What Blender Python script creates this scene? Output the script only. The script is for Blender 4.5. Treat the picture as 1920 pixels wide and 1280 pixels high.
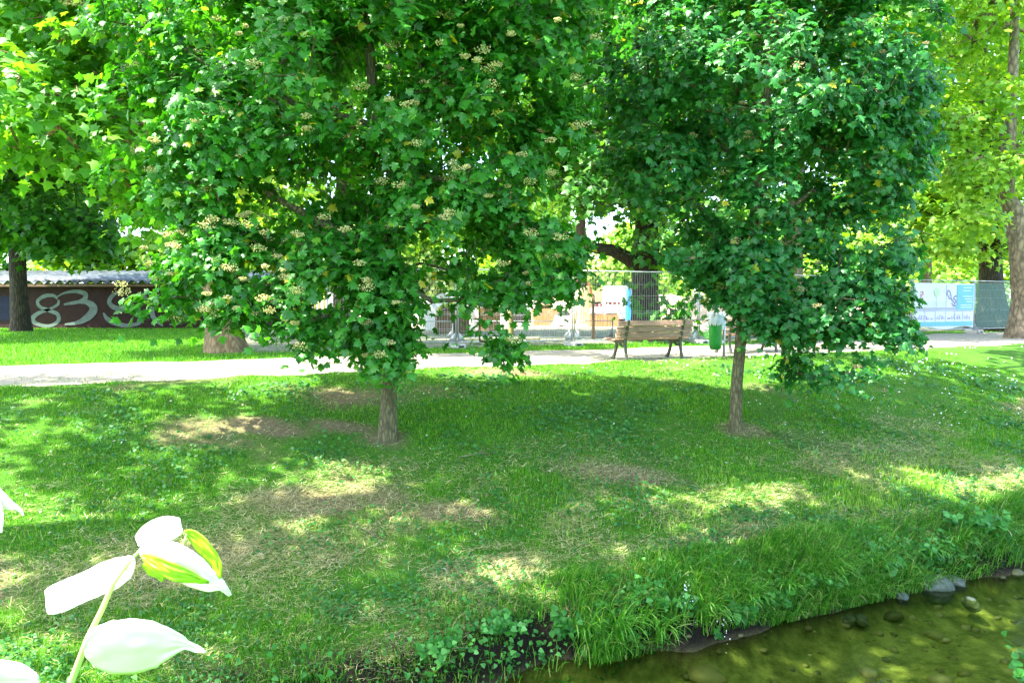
import bpy, math
import numpy as np
R = math.radians
sc = bpy.context.scene
for o in list(bpy.data.objects): bpy.data.objects.remove(o)
# ---------------------------------------------------------------- camera, world, sun, exposure
F = 26/36*1920.0
PITCH = R(2.97)
CAMZ = 1.21
cam = bpy.data.cameras.new('camera'); cam.lens = 26; cam.sensor_width = 36
cam.clip_start = 0.05; cam.clip_end = 3000
co = bpy.data.objects.new('camera', cam); sc.collection.objects.link(co)
co.location = (0, 0, CAMZ); co.rotation_euler = (math.pi/2-PITCH, 0, 0); sc.camera = co
SUN_EL, SUN_ROT = R(57), R(-112)
w = bpy.data.worlds.new('World'); sc.world = w; w.use_nodes = True
sky = w.node_tree.nodes.new('ShaderNodeTexSky'); sky.sky_type = 'NISHITA'; sky.sun_disc = False
sky.ozone_density = .3; sky.air_density = .8; sky.dust_density = 1.5; sky.sun_elevation = SUN_EL; sky.sun_rotation = SUN_ROT
w.node_tree.links.new(sky.outputs[0], w.node_tree.nodes['Background'].inputs[0])
w.node_tree.nodes['Background'].inputs[1].default_value = 0.15
sl = bpy.data.lights.new('sun', 'SUN'); sl.energy = 3.3; sl.angle = R(0.53); sl.color = (1, .95, .86)
so = bpy.data.objects.new('sun', sl); sc.collection.objects.link(so)
so.rotation_euler = (math.pi/2-SUN_EL, 0, math.pi-SUN_ROT)
sc.view_settings.view_transform = 'Standard'; sc.view_settings.look = 'None'
sc.view_settings.exposure = 3.08; sc.view_settings.gamma = 1
sc.cycles.max_bounces = 7; sc.cycles.diffuse_bounces = 5; sc.cycles.glossy_bounces = 2
sc.cycles.transmission_bounces = 4; sc.cycles.transparent_max_bounces = 6
sc.cycles.sample_clamp_indirect = 6
sc.cycles.caustics_reflective = False; sc.cycles.caustics_refractive = False

# ---------------------------------------------------------------- helpers
cp, sp_ = math.cos(PITCH), math.sin(PITCH)
def ray(px, py):
    a, b = (px-960)/F, -(py-640)/F
    return np.array([a, cp+b*sp_, -sp_+b*cp])
def P(px, py, Y):
    d = ray(px, py); return np.array([0, 0, CAMZ])+d*(Y/d[1])
CU, SU = math.cos(R(24)), math.sin(R(24))
def uv2xy(u, v): return u*CU-v*SU, u*SU+v*CU
def xy2uv(x, y): return x*CU+y*SU, -x*SU+y*CU
def vnoise(x, y, seed=0):
    x = np.asarray(x, float); y = np.asarray(y, float)
    xi = np.floor(x).astype(np.int64); yi = np.floor(y).astype(np.int64)
    fx = x-xi; fy = y-yi; fx = fx*fx*(3-2*fx); fy = fy*fy*(3-2*fy)
    def h(a, b):
        n = (a*374761393+b*668265263+seed*1442695041) & 0x7fffffff
        n = ((n ^ (n >> 13))*1274126177) & 0x7fffffff
        return ((n ^ (n >> 16)) & 0xffff)/65535.
    return (h(xi, yi)*(1-fx)+h(xi+1, yi)*fx)*(1-fy)+(h(xi, yi+1)*(1-fx)+h(xi+1, yi+1)*fx)*fy
def fbm(x, y, seed=0, o=4):
    s = 0; a = .5; t = 0
    for i in range(o):
        s = s+a*vnoise(x*2**i, y*2**i, seed+i); t += a; a *= .5
    return s/t
VK = [-500, -60, -6, 0, 1.5, 3.3, 3.6, 4.1, 5.0, 5.42, 5.55, 5.72, 6.1, 7.2, 8.7, 10.5, 12.3, 500]
ZK = [0, 0, -.05, -.35, -.6, -1.8, -2.1, -2.28, -2.3, -2.16, -1.98, -1.74, -1.56, -1.25, -.82, -.32, 0, 0]
def hol(u):
    return np.clip((u-1.9)/.4, 0, 1)*np.clip((3.3-u)/.3, 0, 1)*(.6+.6*vnoise(u*3.3, u*0, 55))
def gz(x, y):
    u, v = xy2uv(np.asarray(x, float), np.asarray(y, float))
    edge = np.exp(-((v-5.6)/1.2)**2)
    ve = v+edge*(fbm(u*.9, u*0+3, 5, 3)-.5)*.45+edge*(vnoise(u*3.1, v*0, 9)-.5)*.12-.17*hol(u)*(edge > .3)
    z = np.interp(ve, VK, ZK)
    m = np.clip((12.2-v)/2, 0, 1)*np.clip((v-4.5)/1.5, 0, 1)
    z = z+m*((fbm(u*.5, v*.5, 11)-.5)*.14+(fbm(u*2.2, v*2.2, 21)-.5)*.07)
    b = np.clip((5.4-v)/.4, 0, 1)*np.clip((v-3.4)/.3, 0, 1)
    return z+b*(fbm(u*3, v*3, 31)-.5)*.12
def G(px, py):
    d = ray(px, py); t = 2.
    for _ in range(4000):
        p = np.array([0, 0, CAMZ])+d*t
        if p[2] <= gz(p[0], p[1]): break
        t += .02 if t < 40 else .2
    return p
def bare(x, y):
    """0 = lush turf, 1 = bare soil"""
    u, v = xy2uv(x, y)
    n = fbm(u*.55+7, v*.8, 41, 4)
    band = np.exp(-((v-7.6)/1.5)**2)*np.clip(1.15-np.abs(u-4)/9, .3, 1)
    b = np.clip((n-.63+.15*band)*4.5, 0, .85)
    for (cx, cy, r) in BARE_SPOTS:
        d = np.hypot((x-cx)/r[0], (y-cy)/r[1])
        b = np.maximum(b, np.clip(1.5-d+(n-.5)*1.5, 0, 1))
    b = b*np.clip((v-5.9)/.5, 0, 1)
    return np.where(v > 16.9, b*.3, b)
BARE_SPOTS = []
for (px, py, r) in [(725, 822, (.34, .25)), (1385, 806, (.4, .28)), (560, 940, (.7, .3)), (1170, 890, (.8, .3)), (640, 745, (.8, .5)),
                    (500, 800, (.5, .2)), (860, 960, (.6, .25)), (960, 700, (.9, .3)), (640, 800, (.5, .2))]:
    g = G(px, py); BARE_SPOTS.append((g[0], g[1], r))

def link(o, parent=None):
    sc.collection.objects.link(o)
    if parent is not None: o.parent = parent
    return o
def tag(o, label=None, cat=None, group=None, kind=None):
    if label: o['label'] = label
    if cat: o['category'] = cat
    if group: o['group'] = group
    if kind: o['kind'] = kind
    return o
def empty(name, loc=(0, 0, 0), rz=0):
    o = bpy.data.objects.new(name, None); o.location = loc; o.rotation_euler = (0, 0, rz); o.empty_display_size = .1
    return link(o)
def arr_mesh(name, V, T, mat, parent=None, smooth=False, quads=False, attr=None):
    V = np.asarray(V, np.float32).reshape(-1, 3); T = np.asarray(T, np.int32)
    k = T.shape[1]
    me = bpy.data.meshes.new(name)
    me.vertices.add(len(V)); me.vertices.foreach_set('co', V.ravel())
    me.loops.add(T.size); me.loops.foreach_set('vertex_index', T.ravel())
    me.polygons.add(len(T)); me.polygons.foreach_set('loop_start', np.arange(0, T.size, k, dtype=np.int32))
    try: me.polygons.foreach_set('loop_total', np.full(len(T), k, np.int32))
    except Exception: pass
    if attr is not None:
        for an, av in attr.items():
            a = me.attributes.new(an, 'FLOAT', 'POINT'); a.data.foreach_set('value', np.asarray(av, np.float32))
    me.update(calc_edges=True)
    if smooth: me.polygons.foreach_set('use_smooth', np.ones(len(T), bool))
    if mat: me.materials.append(mat)
    o = bpy.data.objects.new(name, me)
    if parent is not None: # geometry given in world space, parent is an unrotated empty
        pl = parent
        off = np.array([0., 0, 0])
        while pl is not None: off += np.array(pl.location); pl = pl.parent
        if parent.get('local') is None: o.data.transform(__import__('mathutils').Matrix.Translation(-off))
    return link(o, parent)
class MB:
    def __init__(s): s.V = []; s.Fc = []
    def add(s, vs, fs):
        n = len(s.V); s.V += [tuple(v) for v in vs]; s.Fc += [tuple(i+n for i in f) for f in fs]; return s
    def box(s, c, d, rz=0, rx=0, bev=0):
        from mathutils import Matrix, Vector
        M = Matrix.Translation(c) @ Matrix.Rotation(rz, 4, 'Z') @ Matrix.Rotation(rx, 4, 'X')
        x, y, z = d[0]/2, d[1]/2, d[2]/2
        if bev:
            b = min(bev, x*.9, y*.9, z*.9); pts = []
            ring = lambda xx, yy: [(-xx+b, -yy), (xx-b, -yy), (xx, -yy+b), (xx, yy-b), (xx-b, yy), (-xx+b, yy), (-xx, yy-b), (-xx, -yy+b)]
            lv = [(-z, b), (-z+b, 0), (z-b, 0), (z, b)]
            for (zz, ins) in lv: pts += [(px*(x-ins)/x if x else px, py*(y-ins)/y, zz) for (px, py) in ring(x, y)]
            fs = [tuple(range(7, -1, -1)), tuple(range(24, 32))]
            for l in range(3):
                for i in range(8): fs.append((l*8+i, l*8+(i+1) % 8, l*8+8+(i+1) % 8, l*8+8+i))
        else:
            pts = [(sx*x, sy*y, sz*z) for sz in (-1, 1) for (sx, sy) in ((-1, -1), (1, -1), (1, 1), (-1, 1))]
            fs = [(3, 2, 1, 0), (4, 5, 6, 7), (0, 1, 5, 4), (1, 2, 6, 5), (2, 3, 7, 6), (3, 0, 4, 7)]
        return s.add([M @ Vector(p) for p in pts], fs)
    def tube(s, pts, rad, n=8, cap=True):
        pts = [np.array(p, float) for p in pts]
        if not hasattr(rad, '__len__'): rad = [rad]*len(pts)
        vs = []; ref = None
        for i, p in enumerate(pts):
            t = pts[min(i+1, len(pts)-1)]-pts[max(i-1, 0)]; t /= np.linalg.norm(t)+1e-9
            if ref is None: ref = np.array([1., 0, 0]) if abs(t[2]) > .6 else np.array([0, 0, 1.])
            a = np.cross(t, ref); a /= np.linalg.norm(a)+1e-9; b = np.cross(t, a); ref = np.cross(a, t)*1.0 if False else ref
            for k in range(n):
                an = 2*math.pi*k/n; vs.append(p+(a*math.cos(an)+b*math.sin(an))*rad[i])
        fs = []
        for i in range(len(pts)-1):
            for k in range(n): fs.append((i*n+k, i*n+(k+1) % n, (i+1)*n+(k+1) % n, (i+1)*n+k))
        if cap: fs += [tuple(range(n))[::-1], tuple(range((len(pts)-1)*n, len(pts)*n))]
        return s.add(vs, fs)
    def prism(s, poly, o, ax, ay, az, th):
        """extrude a 2-D polygon placed at o with axes ax, ay by th along az"""
        o, ax, ay, az = [np.array(q, float) for q in (o, ax, ay, az)]; n = len(poly)
        vs = [o+ax*p[0]+ay*p[1] for p in poly]+[o+ax*p[0]+ay*p[1]+az*th for p in poly]
        fs = [tuple(range(n))[::-1], tuple(range(n, 2*n))]+[(i, (i+1) % n, n+(i+1) % n, n+i) for i in range(n)]
        return s.add(vs, fs)
    def build(s, name, mat, parent=None, smooth=False):
        me = bpy.data.meshes.new(name); me.from_pydata([tuple(map(float, v)) for v in s.V], [], s.Fc)
        if parent is not None and parent.get('local') is None:
            off = np.array([0., 0, 0]); pl = parent
            while pl is not None: off += np.array(pl.location); pl = pl.parent
            me.transform(__import__('mathutils').Matrix.Translation(-off))
        import bmesh
        bm = bmesh.new(); bm.from_mesh(me); bmesh.ops.recalc_face_normals(bm, faces=bm.faces); bm.to_mesh(me); bm.free()
        me.materials.append(mat)
        if smooth:
            me.polygons.foreach_set('use_smooth', [True]*len(me.polygons))
        return link(bpy.data.objects.new(name, me), parent)

# ---------------------------------------------------------------- materials
def newmat(name):
    m = bpy.data.materials.new(name); m.use_nodes = True; nt = m.node_tree
    return m, nt, nt.nodes['Principled BSDF'], nt.nodes['Material Output']
def N(nt, t, **kw):
    n = nt.nodes.new(t)
    for k, v in kw.items():
        if k.startswith('i_'):
            n.inputs[k[2:].replace('_', ' ')].default_value = v
        else: setattr(n, k, v)
    return n
def ramp(nt, cols, src, interp='LINEAR'):
    r = nt.nodes.new('ShaderNodeValToRGB'); e = r.color_ramp.elements; r.color_ramp.interpolation = interp
    while len(e) < len(cols): e.new(.5)
    for i, (p, c) in enumerate(cols):
        e[i].position = p; e[i].color = (*c, 1)
    nt.links.new(src, r.inputs[0]); return r.outputs[0]
def simple(name, col, rough=.7, metal=0, noise=.25, scale=8, bump=.0, col2=None, spec=.4, stretch=(1, 1, 1)):
    m, nt, b, out = newmat(name)
    tc = N(nt, 'ShaderNodeTexCoord'); mp = N(nt, 'ShaderNodeMapping'); mp.inputs['Scale'].default_value = stretch
    nt.links.new(tc.outputs['Object'], mp.inputs[0])
    nz = N(nt, 'ShaderNodeTexNoise', i_Scale=scale, i_Detail=6, i_Roughness=.65); nt.links.new(mp.outputs[0], nz.inputs[0])
    c2 = col2 or tuple(c*(1-noise*1.6) for c in col); c1 = tuple(min(1, c*(1+noise)) for c in col)
    nt.links.new(ramp(nt, [(.3, c2), (.68, c1)], nz.outputs[0]), b.inputs['Base Color'])
    b.inputs['Roughness'].default_value = rough; b.inputs['Metallic'].default_value = metal
    b.inputs['Specular IOR Level'].default_value = spec
    if bump:
        bp = N(nt, 'ShaderNodeBump', i_Strength=bump, i_Distance=.02); nt.links.new(nz.outputs[0], bp.inputs['Height'])
        nt.links.new(bp.outputs[0], b.inputs['Normal'])
    return m
def leafmat(name, cols, trans=(1.4, 1.5, .5), tf=.4, rough=.45, spec=.5, sheen=0):
    m, nt, b, out = newmat(name)
    g = N(nt, 'ShaderNodeNewGeometry')
    c = ramp(nt, cols, g.outputs['Random Per Island'])
    nt.links.new(c, b.inputs['Base Color']); b.inputs['Roughness'].default_value = rough; b.inputs['Specular IOR Level'].default_value = spec
    mul = N(nt, 'ShaderNodeMix', data_type='RGBA', blend_type='MULTIPLY'); mul.inputs[0].default_value = 1
    nt.links.new(c, mul.inputs[6]); mul.inputs[7].default_value = (*trans, 1)
    tr = N(nt, 'ShaderNodeBsdfTranslucent'); nt.links.new(mul.outputs[2], tr.inputs[0])
    mx = N(nt, 'ShaderNodeMixShader'); mx.inputs[0].default_value = tf
    nt.links.new(b.outputs[0], mx.inputs[1]); nt.links.new(tr.outputs[0], mx.inputs[2]); nt.links.new(mx.outputs[0], out.inputs[0])
    return m
def barkmat(name, a, b_, sc_=(10, 10, 1.6), bump=1.0):
    m, nt, b, out = newmat(name)
    tc = N(nt, 'ShaderNodeTexCoord'); mp = N(nt, 'ShaderNodeMapping'); mp.inputs['Scale'].default_value = sc_
    nt.links.new(tc.outputs['Object'], mp.inputs[0])
    v = N(nt, 'ShaderNodeTexVoronoi', feature='DISTANCE_TO_EDGE', i_Scale=1.6); nz = N(nt, 'ShaderNodeTexNoise', i_Scale=2.2, i_Detail=8, i_Roughness=.7)
    nt.links.new(mp.outputs[0], nz.inputs[0])
    ad = N(nt, 'ShaderNodeVectorMath', operation='MULTIPLY_ADD'); ad.inputs[1].default_value = (.6, .6, .6)
    nt.links.new(nz.outputs['Color'], ad.inputs[0]); nt.links.new(mp.outputs[0], ad.inputs[2]); nt.links.new(ad.outputs[0], v.inputs[0])
    mm = N(nt, 'ShaderNodeMath', operation='MULTIPLY_ADD'); mm.inputs[1].default_value = 1.3
    nt.links.new(v.outputs['Distance'], mm.inputs[0]); nt.links.new(nz.outputs[0], mm.inputs[2])
    nt.links.new(ramp(nt, [(.42, b_), (.95, a)], mm.outputs[0]), b.inputs['Base Color'])
    bp = N(nt, 'ShaderNodeBump', i_Strength=bump, i_Distance=.025); nt.links.new(mm.outputs[0], bp.inputs['Height']); nt.links.new(bp.outputs[0], b.inputs['Normal'])
    b.inputs['Roughness'].default_value = .9; b.inputs['Specular IOR Level'].default_value = .2
    return m

M = {}
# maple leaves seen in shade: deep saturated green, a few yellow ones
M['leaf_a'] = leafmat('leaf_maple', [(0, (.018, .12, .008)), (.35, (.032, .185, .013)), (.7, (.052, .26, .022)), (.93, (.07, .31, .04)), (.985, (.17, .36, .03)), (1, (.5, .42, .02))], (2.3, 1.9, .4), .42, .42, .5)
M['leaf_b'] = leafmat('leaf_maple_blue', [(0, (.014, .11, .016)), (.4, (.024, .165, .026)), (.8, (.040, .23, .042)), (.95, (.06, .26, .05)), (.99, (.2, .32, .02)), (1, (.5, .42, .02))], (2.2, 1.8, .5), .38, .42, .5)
M['leaf_far'] = leafmat('leaf_sunny', [(0, (.10, .27, .02)), (.5, (.18, .39, .03)), (1, (.30, .50, .05))], (1.8, 1.5, .35), .5, .5)
M['leaf_pale'] = leafmat('leaf_pale', [(0, (.16, .28, .05)), (.5, (.24, .40, .08)), (1, (.38, .52, .14))], (1.5, 1.3, .4), .4, .5)
M['leaf_mid'] = leafmat('leaf_mid', [(0, (.05, .20, .015)), (.5, (.09, .30, .025)), (1, (.18, .42, .04))], (2.0, 1.7, .35), .5, .5)
M['leaf_dark'] = leafmat('leaf_dark', [(0, (.025, .13, .012)), (.5, (.045, .19, .018)), (1, (.10, .28, .02))], (1.8, 1.7, .4), .4, .45)
M['blossom'] = leafmat('blossom_cream', [(0, (.46, .42, .12)), (.5, (.64, .58, .22)), (1, (.80, .74, .40))], (1, 1, .8), .3, .7)
M['blossom_tan'] = leafmat('blossom_tan', [(0, (.32, .25, .10)), (1, (.50, .42, .20))], (1, 1, .8), .3, .7)
M['bark'] = barkmat('bark_grey_brown', (.20, .175, .085), (.065, .06, .03), (14, 14, 4))
M['bark_dark'] = barkmat('bark_dark', (.085, .07, .045), (.02, .017, .012), (9, 9, 1.5))
M['bark_plane'] = barkmat('bark_plane', (.30, .215, .11), (.12, .085, .045), (6, 6, 2.2), .8)
M['bark_lean'] = barkmat('bark_lean', (.30, .23, .14), (.09, .07, .045), (4, 4, 2), .5)
M['bark_olive'] = simple('bark_olive', (.16, .15, .05), .9, noise=.3, scale=9, bump=.4)
def grassmat(name, cols, tf=.35): return leafmat(name, cols, (1.4, 1.45, .5), tf, .5, .35)
M['grass'] = grassmat('grass_blades', [(0, (.030, .17, .004)), (.45, (.065, .27, .007)), (.85, (.17, .39, .010)), (.97, (.25, .42, .02)), (1, (.40, .36, .16))])
M['grass_y'] = grassmat('grass_yellowgreen', [(0, (.12, .27, .015)), (.6, (.24, .44, .04)), (1, (.38, .54, .09))])
M['grass_long'] = grassmat('grass_long', [(0, (.03, .16, .012)), (.5, (.08, .30, .025)), (.85, (.22, .48, .05)), (1, (.45, .42, .2))])
M['tuft'] = grassmat('tuft_blades', [(0, (.06, .24, .02)), (.6, (.13, .38, .04)), (.95, (.26, .50, .08)), (1, (.5, .5, .25))], .4)
M['straw'] = grassmat('straw', [(0, (.20, .22, .07)), (.5, (.44, .41, .18)), (1, (.70, .63, .38))], .2)
M['clover'] = grassmat('clover', [(0, (.022, .11, .018)), (.6, (.04, .18, .03)), (1, (.09, .27, .05))])
M['weed'] = grassmat('weed', [(0, (.025, .15, .015)), (.6, (.055, .25, .03)), (1, (.12, .36, .08))])
M['white_petal'] = simple('white_petal', (.8, .8, .8), .6, noise=.05)
M['deadleaf'] = grassmat('dead_leaf', [(0, (.12, .07, .03)), (.6, (.30, .24, .12)), (1, (.5, .5, .38))], .15)

def groundmat():
    m, nt, b, out = newmat('turf_and_soil')
    tc = N(nt, 'ShaderNodeTexCoord'); at = N(nt, 'ShaderNodeAttribute', attribute_name='bare'); wet = N(nt, 'ShaderNodeAttribute', attribute_name='bed')
    n1 = N(nt, 'ShaderNodeTexNoise', i_Scale=5., i_Detail=9, i_Roughness=.7); n2 = N(nt, 'ShaderNodeTexNoise', i_Scale=45., i_Detail=6, i_Roughness=.7)
    for n in (n1, n2): nt.links.new(tc.outputs['Object'], n.inputs[0])
    soil = ramp(nt, [(.3, (.085, .062, .028)), (.55, (.17, .135, .07)), (.75, (.27, .225, .13))], n2.outputs[0])
    turf = ramp(nt, [(.3, (.022, .085, .005)), (.6, (.055, .16, .010)), (.8, (.12, .20, .02))], n2.outputs[0])
    bed = ramp(nt, [(.3, (.035, .042, .010)), (.48, (.12, .145, .036)), (.62, (.22, .245, .07)), (.8, (.36, .36, .16))], n1.outputs[0])
    ad = N(nt, 'ShaderNodeMath', operation='MULTIPLY_ADD', use_clamp=True); ad.inputs[1].default_value = .9
    nt.links.new(n1.outputs[0], ad.inputs[0])
    sb = N(nt, 'ShaderNodeMath', operation='SUBTRACT'); nt.links.new(at.outputs['Fac'], sb.inputs[0]); sb.inputs[1].default_value = .42
    nt.links.new(sb.outputs[0], ad.inputs[2])
    mx = N(nt, 'ShaderNodeMix', data_type='RGBA'); nt.links.new(ad.outputs[0], mx.inputs[0]); nt.links.new(turf, mx.inputs[6]); nt.links.new(soil, mx.inputs[7])
    m2 = N(nt, 'ShaderNodeMix', data_type='RGBA'); nt.links.new(wet.outputs['Fac'], m2.inputs[0]); nt.links.new(mx.outputs[2], m2.inputs[6]); nt.links.new(bed, m2.inputs[7])
    mu = N(nt, 'ShaderNodeAttribute', attribute_name='mud_shade'); m3 = N(nt, 'ShaderNodeMix', data_type='RGBA'); nt.links.new(mu.outputs['Fac'], m3.inputs[0]); nt.links.new(m2.outputs[2], m3.inputs[6])
    nt.links.new(ramp(nt, [(.3, (.005, .004, .003)), (.7, (.022, .018, .010))], n2.outputs[0]), m3.inputs[7]); m2 = m3  # near-black wet mud, with the undercut's shade put into its colour
    nt.links.new(m2.outputs[2], b.inputs['Base Color']); b.inputs['Roughness'].default_value = .95; b.inputs['Specular IOR Level'].default_value = .15
    bp = N(nt, 'ShaderNodeBump', i_Strength=.8, i_Distance=.02); nt.links.new(n2.outputs[0], bp.inputs['Height']); nt.links.new(bp.outputs[0], b.inputs['Normal'])
    return m
M['ground'] = groundmat()
M['path'] = simple('dusty_gravel_path', (.31, .265, .20), .95, noise=.22, scale=14, bump=.5)
M['sand'] = simple('building_sand', (.44, .35, .25), .95, noise=.2, scale=2.5, bump=.5)
M['site_soil'] = simple('site_soil', (.19, .165, .12), .95, noise=.35, scale=1.8, bump=.5, col2=(.07, .085, .04))
M['steel'] = simple('galvanised_steel', (.42, .45, .43), .45, .6, .15, 20)
M['concrete'] = simple('concrete', (.42, .41, .37), .9, noise=.2, scale=18, bump=.3)
M['wood_bench'] = simple('weathered_wood', (.34, .21, .13), .7, noise=.35, scale=6, bump=.3, stretch=(1, 14, 14))
M['wood_box'] = simple('orange_wood', (.42, .22, .09), .8, noise=.3, scale=8, stretch=(6, 6, .6))
M['wood_pale'] = simple('pale_boards', (.56, .48, .22), .8, noise=.25, scale=7, stretch=(6, 6, .5), bump=.2)
M['wood_brown'] = simple('brown_boards', (.16, .10, .05), .85, noise=.35, scale=7, stretch=(6, 6, .5), bump=.3)
M['iron'] = simple('cast_iron', (.075, .085, .06), .55, .3, .3, 20)
M['bin_green'] = simple('green_plastic', (.008, .19, .02), .35, noise=.12, scale=5)
M['plastic_bag'] = leafmat('plastic_bag', [(0, (.45, .52, .52)), (1, (.62, .68, .68))], (1, 1, 1), .35, .25)
M['wall_red'] = simple('red_brown_render', (.030, .011, .006), .9, noise=.3, scale=4, bump=.2)
M['paint_grey'] = simple('pale_graffiti_paint', (.13, .17, .135), .8, noise=.2, scale=4)
M['paint_blue'] = simple('blue_graffiti_paint', (.006, .009, .03), .8, noise=.3, scale=4)
M['roof_metal'] = simple('corrugated_sheet', (.17, .19, .21), .5, .3, .4, 3)
M['white'] = simple('white_paint', (.78, .78, .76), .6, noise=.06)
M['black'] = simple('black_rubber', (.02, .02, .02), .6, noise=.2)
M['red'] = simple('red_paint', (.42, .05, .03), .6, noise=.15)
M['orange'] = simple('orange_plastic', (.62, .17, .04), .6, noise=.1)
M['yellow'] = simple('yellow_paint', (.75, .62, .03), .5, noise=.1)
M['blue'] = simple('blue_paint', (.02, .22, .78), .5, noise=.1)
M['teal_glass'] = simple('teal_glass', (.10, .26, .25), .12, .0, .3, 3, spec=.8)
M['skin_cloth'] = simple('dark_vest', (.04, .07, .08), .8)
M['rock'] = simple('grey_stone', (.09, .11, .085), .9, noise=.5, scale=9, bump=1.0, col2=(.03, .05, .02))
M['pebble'] = leafmat('pebble', [(0, (.05, .055, .015)), (.6, (.12, .12, .04)), (1, (.25, .24, .12))], (1, 1, 1), 0, .7)
M['twig'] = simple('dry_twig', (.22, .17, .10), .9, noise=.3)
M['banner_white'] = simple('banner_white', (.70, .74, .80), .6, noise=.04)
M['banner_teal'] = simple('banner_teal', (.18, .48, .50), .6, noise=.06)
M['banner_grey'] = simple('banner_grey', (.42, .42, .46), .6, noise=.06)
M['banner_pink'] = simple('banner_pink', (.62, .30, .36), .6, noise=.06)
M['banner_green'] = simple('banner_green', (.52, .68, .42), .6, noise=.06)
M['banner_line'] = simple('banner_line', (.28, .22, .40), .6, noise=.06)
M['purple'] = simple('banner_purple', (.38, .25, .45), .6, noise=.06)
def netmat(name, col, alpha):
    m, nt, b, out = newmat(name); b.inputs['Base Color'].default_value = (*col, 1); b.inputs['Roughness'].default_value = .8
    tr = N(nt, 'ShaderNodeBsdfTransparent'); mx = N(nt, 'ShaderNodeMixShader'); mx.inputs[0].default_value = alpha
    nt.links.new(tr.outputs[0], mx.inputs[1]); nt.links.new(b.outputs[0], mx.inputs[2]); nt.links.new(mx.outputs[0], out.inputs[0]); return m
M['net_dark'] = netmat('fence_netting', (.12, .22, .17), .35)
def watermat():
    m, nt, b, out = newmat('stream_water')
    tc = N(nt, 'ShaderNodeTexCoord'); mp = N(nt, 'ShaderNodeMapping'); mp.inputs['Rotation'].default_value = (0, 0, R(-24)); mp.inputs['Scale'].default_value = (.7, 1.6, 1)
    nt.links.new(tc.outputs['Object'], mp.inputs[0])
    n1 = N(nt, 'ShaderNodeTexNoise', i_Scale=4.5, i_Detail=5, i_Roughness=.6, i_Distortion=.6); nt.links.new(mp.outputs[0], n1.inputs[0])
    bp = N(nt, 'ShaderNodeBump', i_Strength=.35, i_Distance=.03); nt.links.new(n1.outputs[0], bp.inputs['Height'])
    gl = N(nt, 'ShaderNodeBsdfGlossy', i_Roughness=.04); nt.links.new(bp.outputs[0], gl.inputs['Normal'])
    tr = N(nt, 'ShaderNodeBsdfTransparent'); tr.inputs[0].default_value = (.78, .88, .58, 1)
    fr = N(nt, 'ShaderNodeFresnel', i_IOR=1.33); nt.links.new(bp.outputs[0], fr.inputs['Normal'])
    mx = N(nt, 'ShaderNodeMixShader'); nt.links.new(fr.outputs[0], mx.inputs[0]); nt.links.new(tr.outputs[0], mx.inputs[1]); nt.links.new(gl.outputs[0], mx.inputs[2])
    nt.links.new(mx.outputs[0], out.inputs[0]); return m
M['water'] = watermat()

# ---------------------------------------------------------------- ground, water, path
def axis(pts):
    a = []
    for (s, e, d) in pts: a += list(np.arange(s, e, d))
    return np.array(a+[pts[-1][1]])
ua = axis([(-600, -100, 50), (-100, -30, 7), (-30, -8, .8), (-8, 16, .09), (16, 30, .6), (30, 100, 7), (100, 600, 50)])
va = axis([(-500, -60, 40), (-60, -6, 6), (-6, 3.2, .4), (3.2, 5.2, .1), (5.2, 6.3, .05), (6.3, 13, .1), (13, 30, 1), (30, 100, 7), (100, 800, 50)])
UU, VV = np.meshgrid(ua, va, indexing='ij'); XX, YY = uv2xy(UU, VV); ZZ = gz(XX, YY)
nu, nv = UU.shape
idx = np.arange(nu*nv).reshape(nu, nv)
Q = np.stack([idx[:-1, :-1], idx[1:, :-1], idx[1:, 1:], idx[:-1, 1:]], -1).reshape(-1, 4)
bedm = np.clip((-1.97-ZZ)/.1, 0, 1)
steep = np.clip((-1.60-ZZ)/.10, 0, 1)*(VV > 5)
BB = np.maximum(bare(XX, YY), steep*1.2)
g = arr_mesh('ground', np.stack([XX, YY, ZZ], -1), Q, M['ground'], smooth=True, attr={'bare': BB.ravel(), 'bed': bedm.ravel(), 'mud_shade': np.maximum(steep, 0).ravel()*(1-bedm.ravel())})
tag(g, 'grassy bank and lawn with bare soil patches sloping to the stream', kind='structure')
def strip(name, us, v0, v1, z, mat, nv=3):
    A, B = [], []
    us = np.asarray(us); vs = np.array([v0(us)*(1-t)+v1(us)*t for t in np.linspace(0, 1, nv)]).T
    U2 = np.repeat(us[:, None], nv, 1); x, y = uv2xy(U2, vs); zz = np.full_like(x, z)
    id2 = np.arange(x.size).reshape(x.shape)
    q = np.stack([id2[:-1, :-1], id2[1:, :-1], id2[1:, 1:], id2[:-1, 1:]], -1).reshape(-1, 4)
    return arr_mesh(name, np.stack([x, y, zz], -1), q, mat)
wt = strip('water', np.linspace(-40, 60, 60), lambda u: u*0+3.2, lambda u: u*0+6.0, -2.0, M['water'], 5)
tag(wt, 'shallow clear stream over a brown green stony bed', kind='structure')
def pn(u): return 12.85+np.clip((u-10)*.09, 0, 1.2)-np.clip((5-u)*.02, 0, .4)+(fbm(u*1.1, u*0, 61, 4)-.5)*.9
def pf(u): return 16.75+np.clip((u-14)*.22, 0, 3)+np.clip((-u-1)*.06, 0, 1)+(fbm(u*1.0, u*0+9, 62, 4)-.5)*.7
pth = strip('path', np.arange(-45, 80, .12), pn, pf, .008, M['path'], 4)
tag(pth, 'pale dusty footpath running between the lawn and the site fence', kind='structure')

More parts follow.
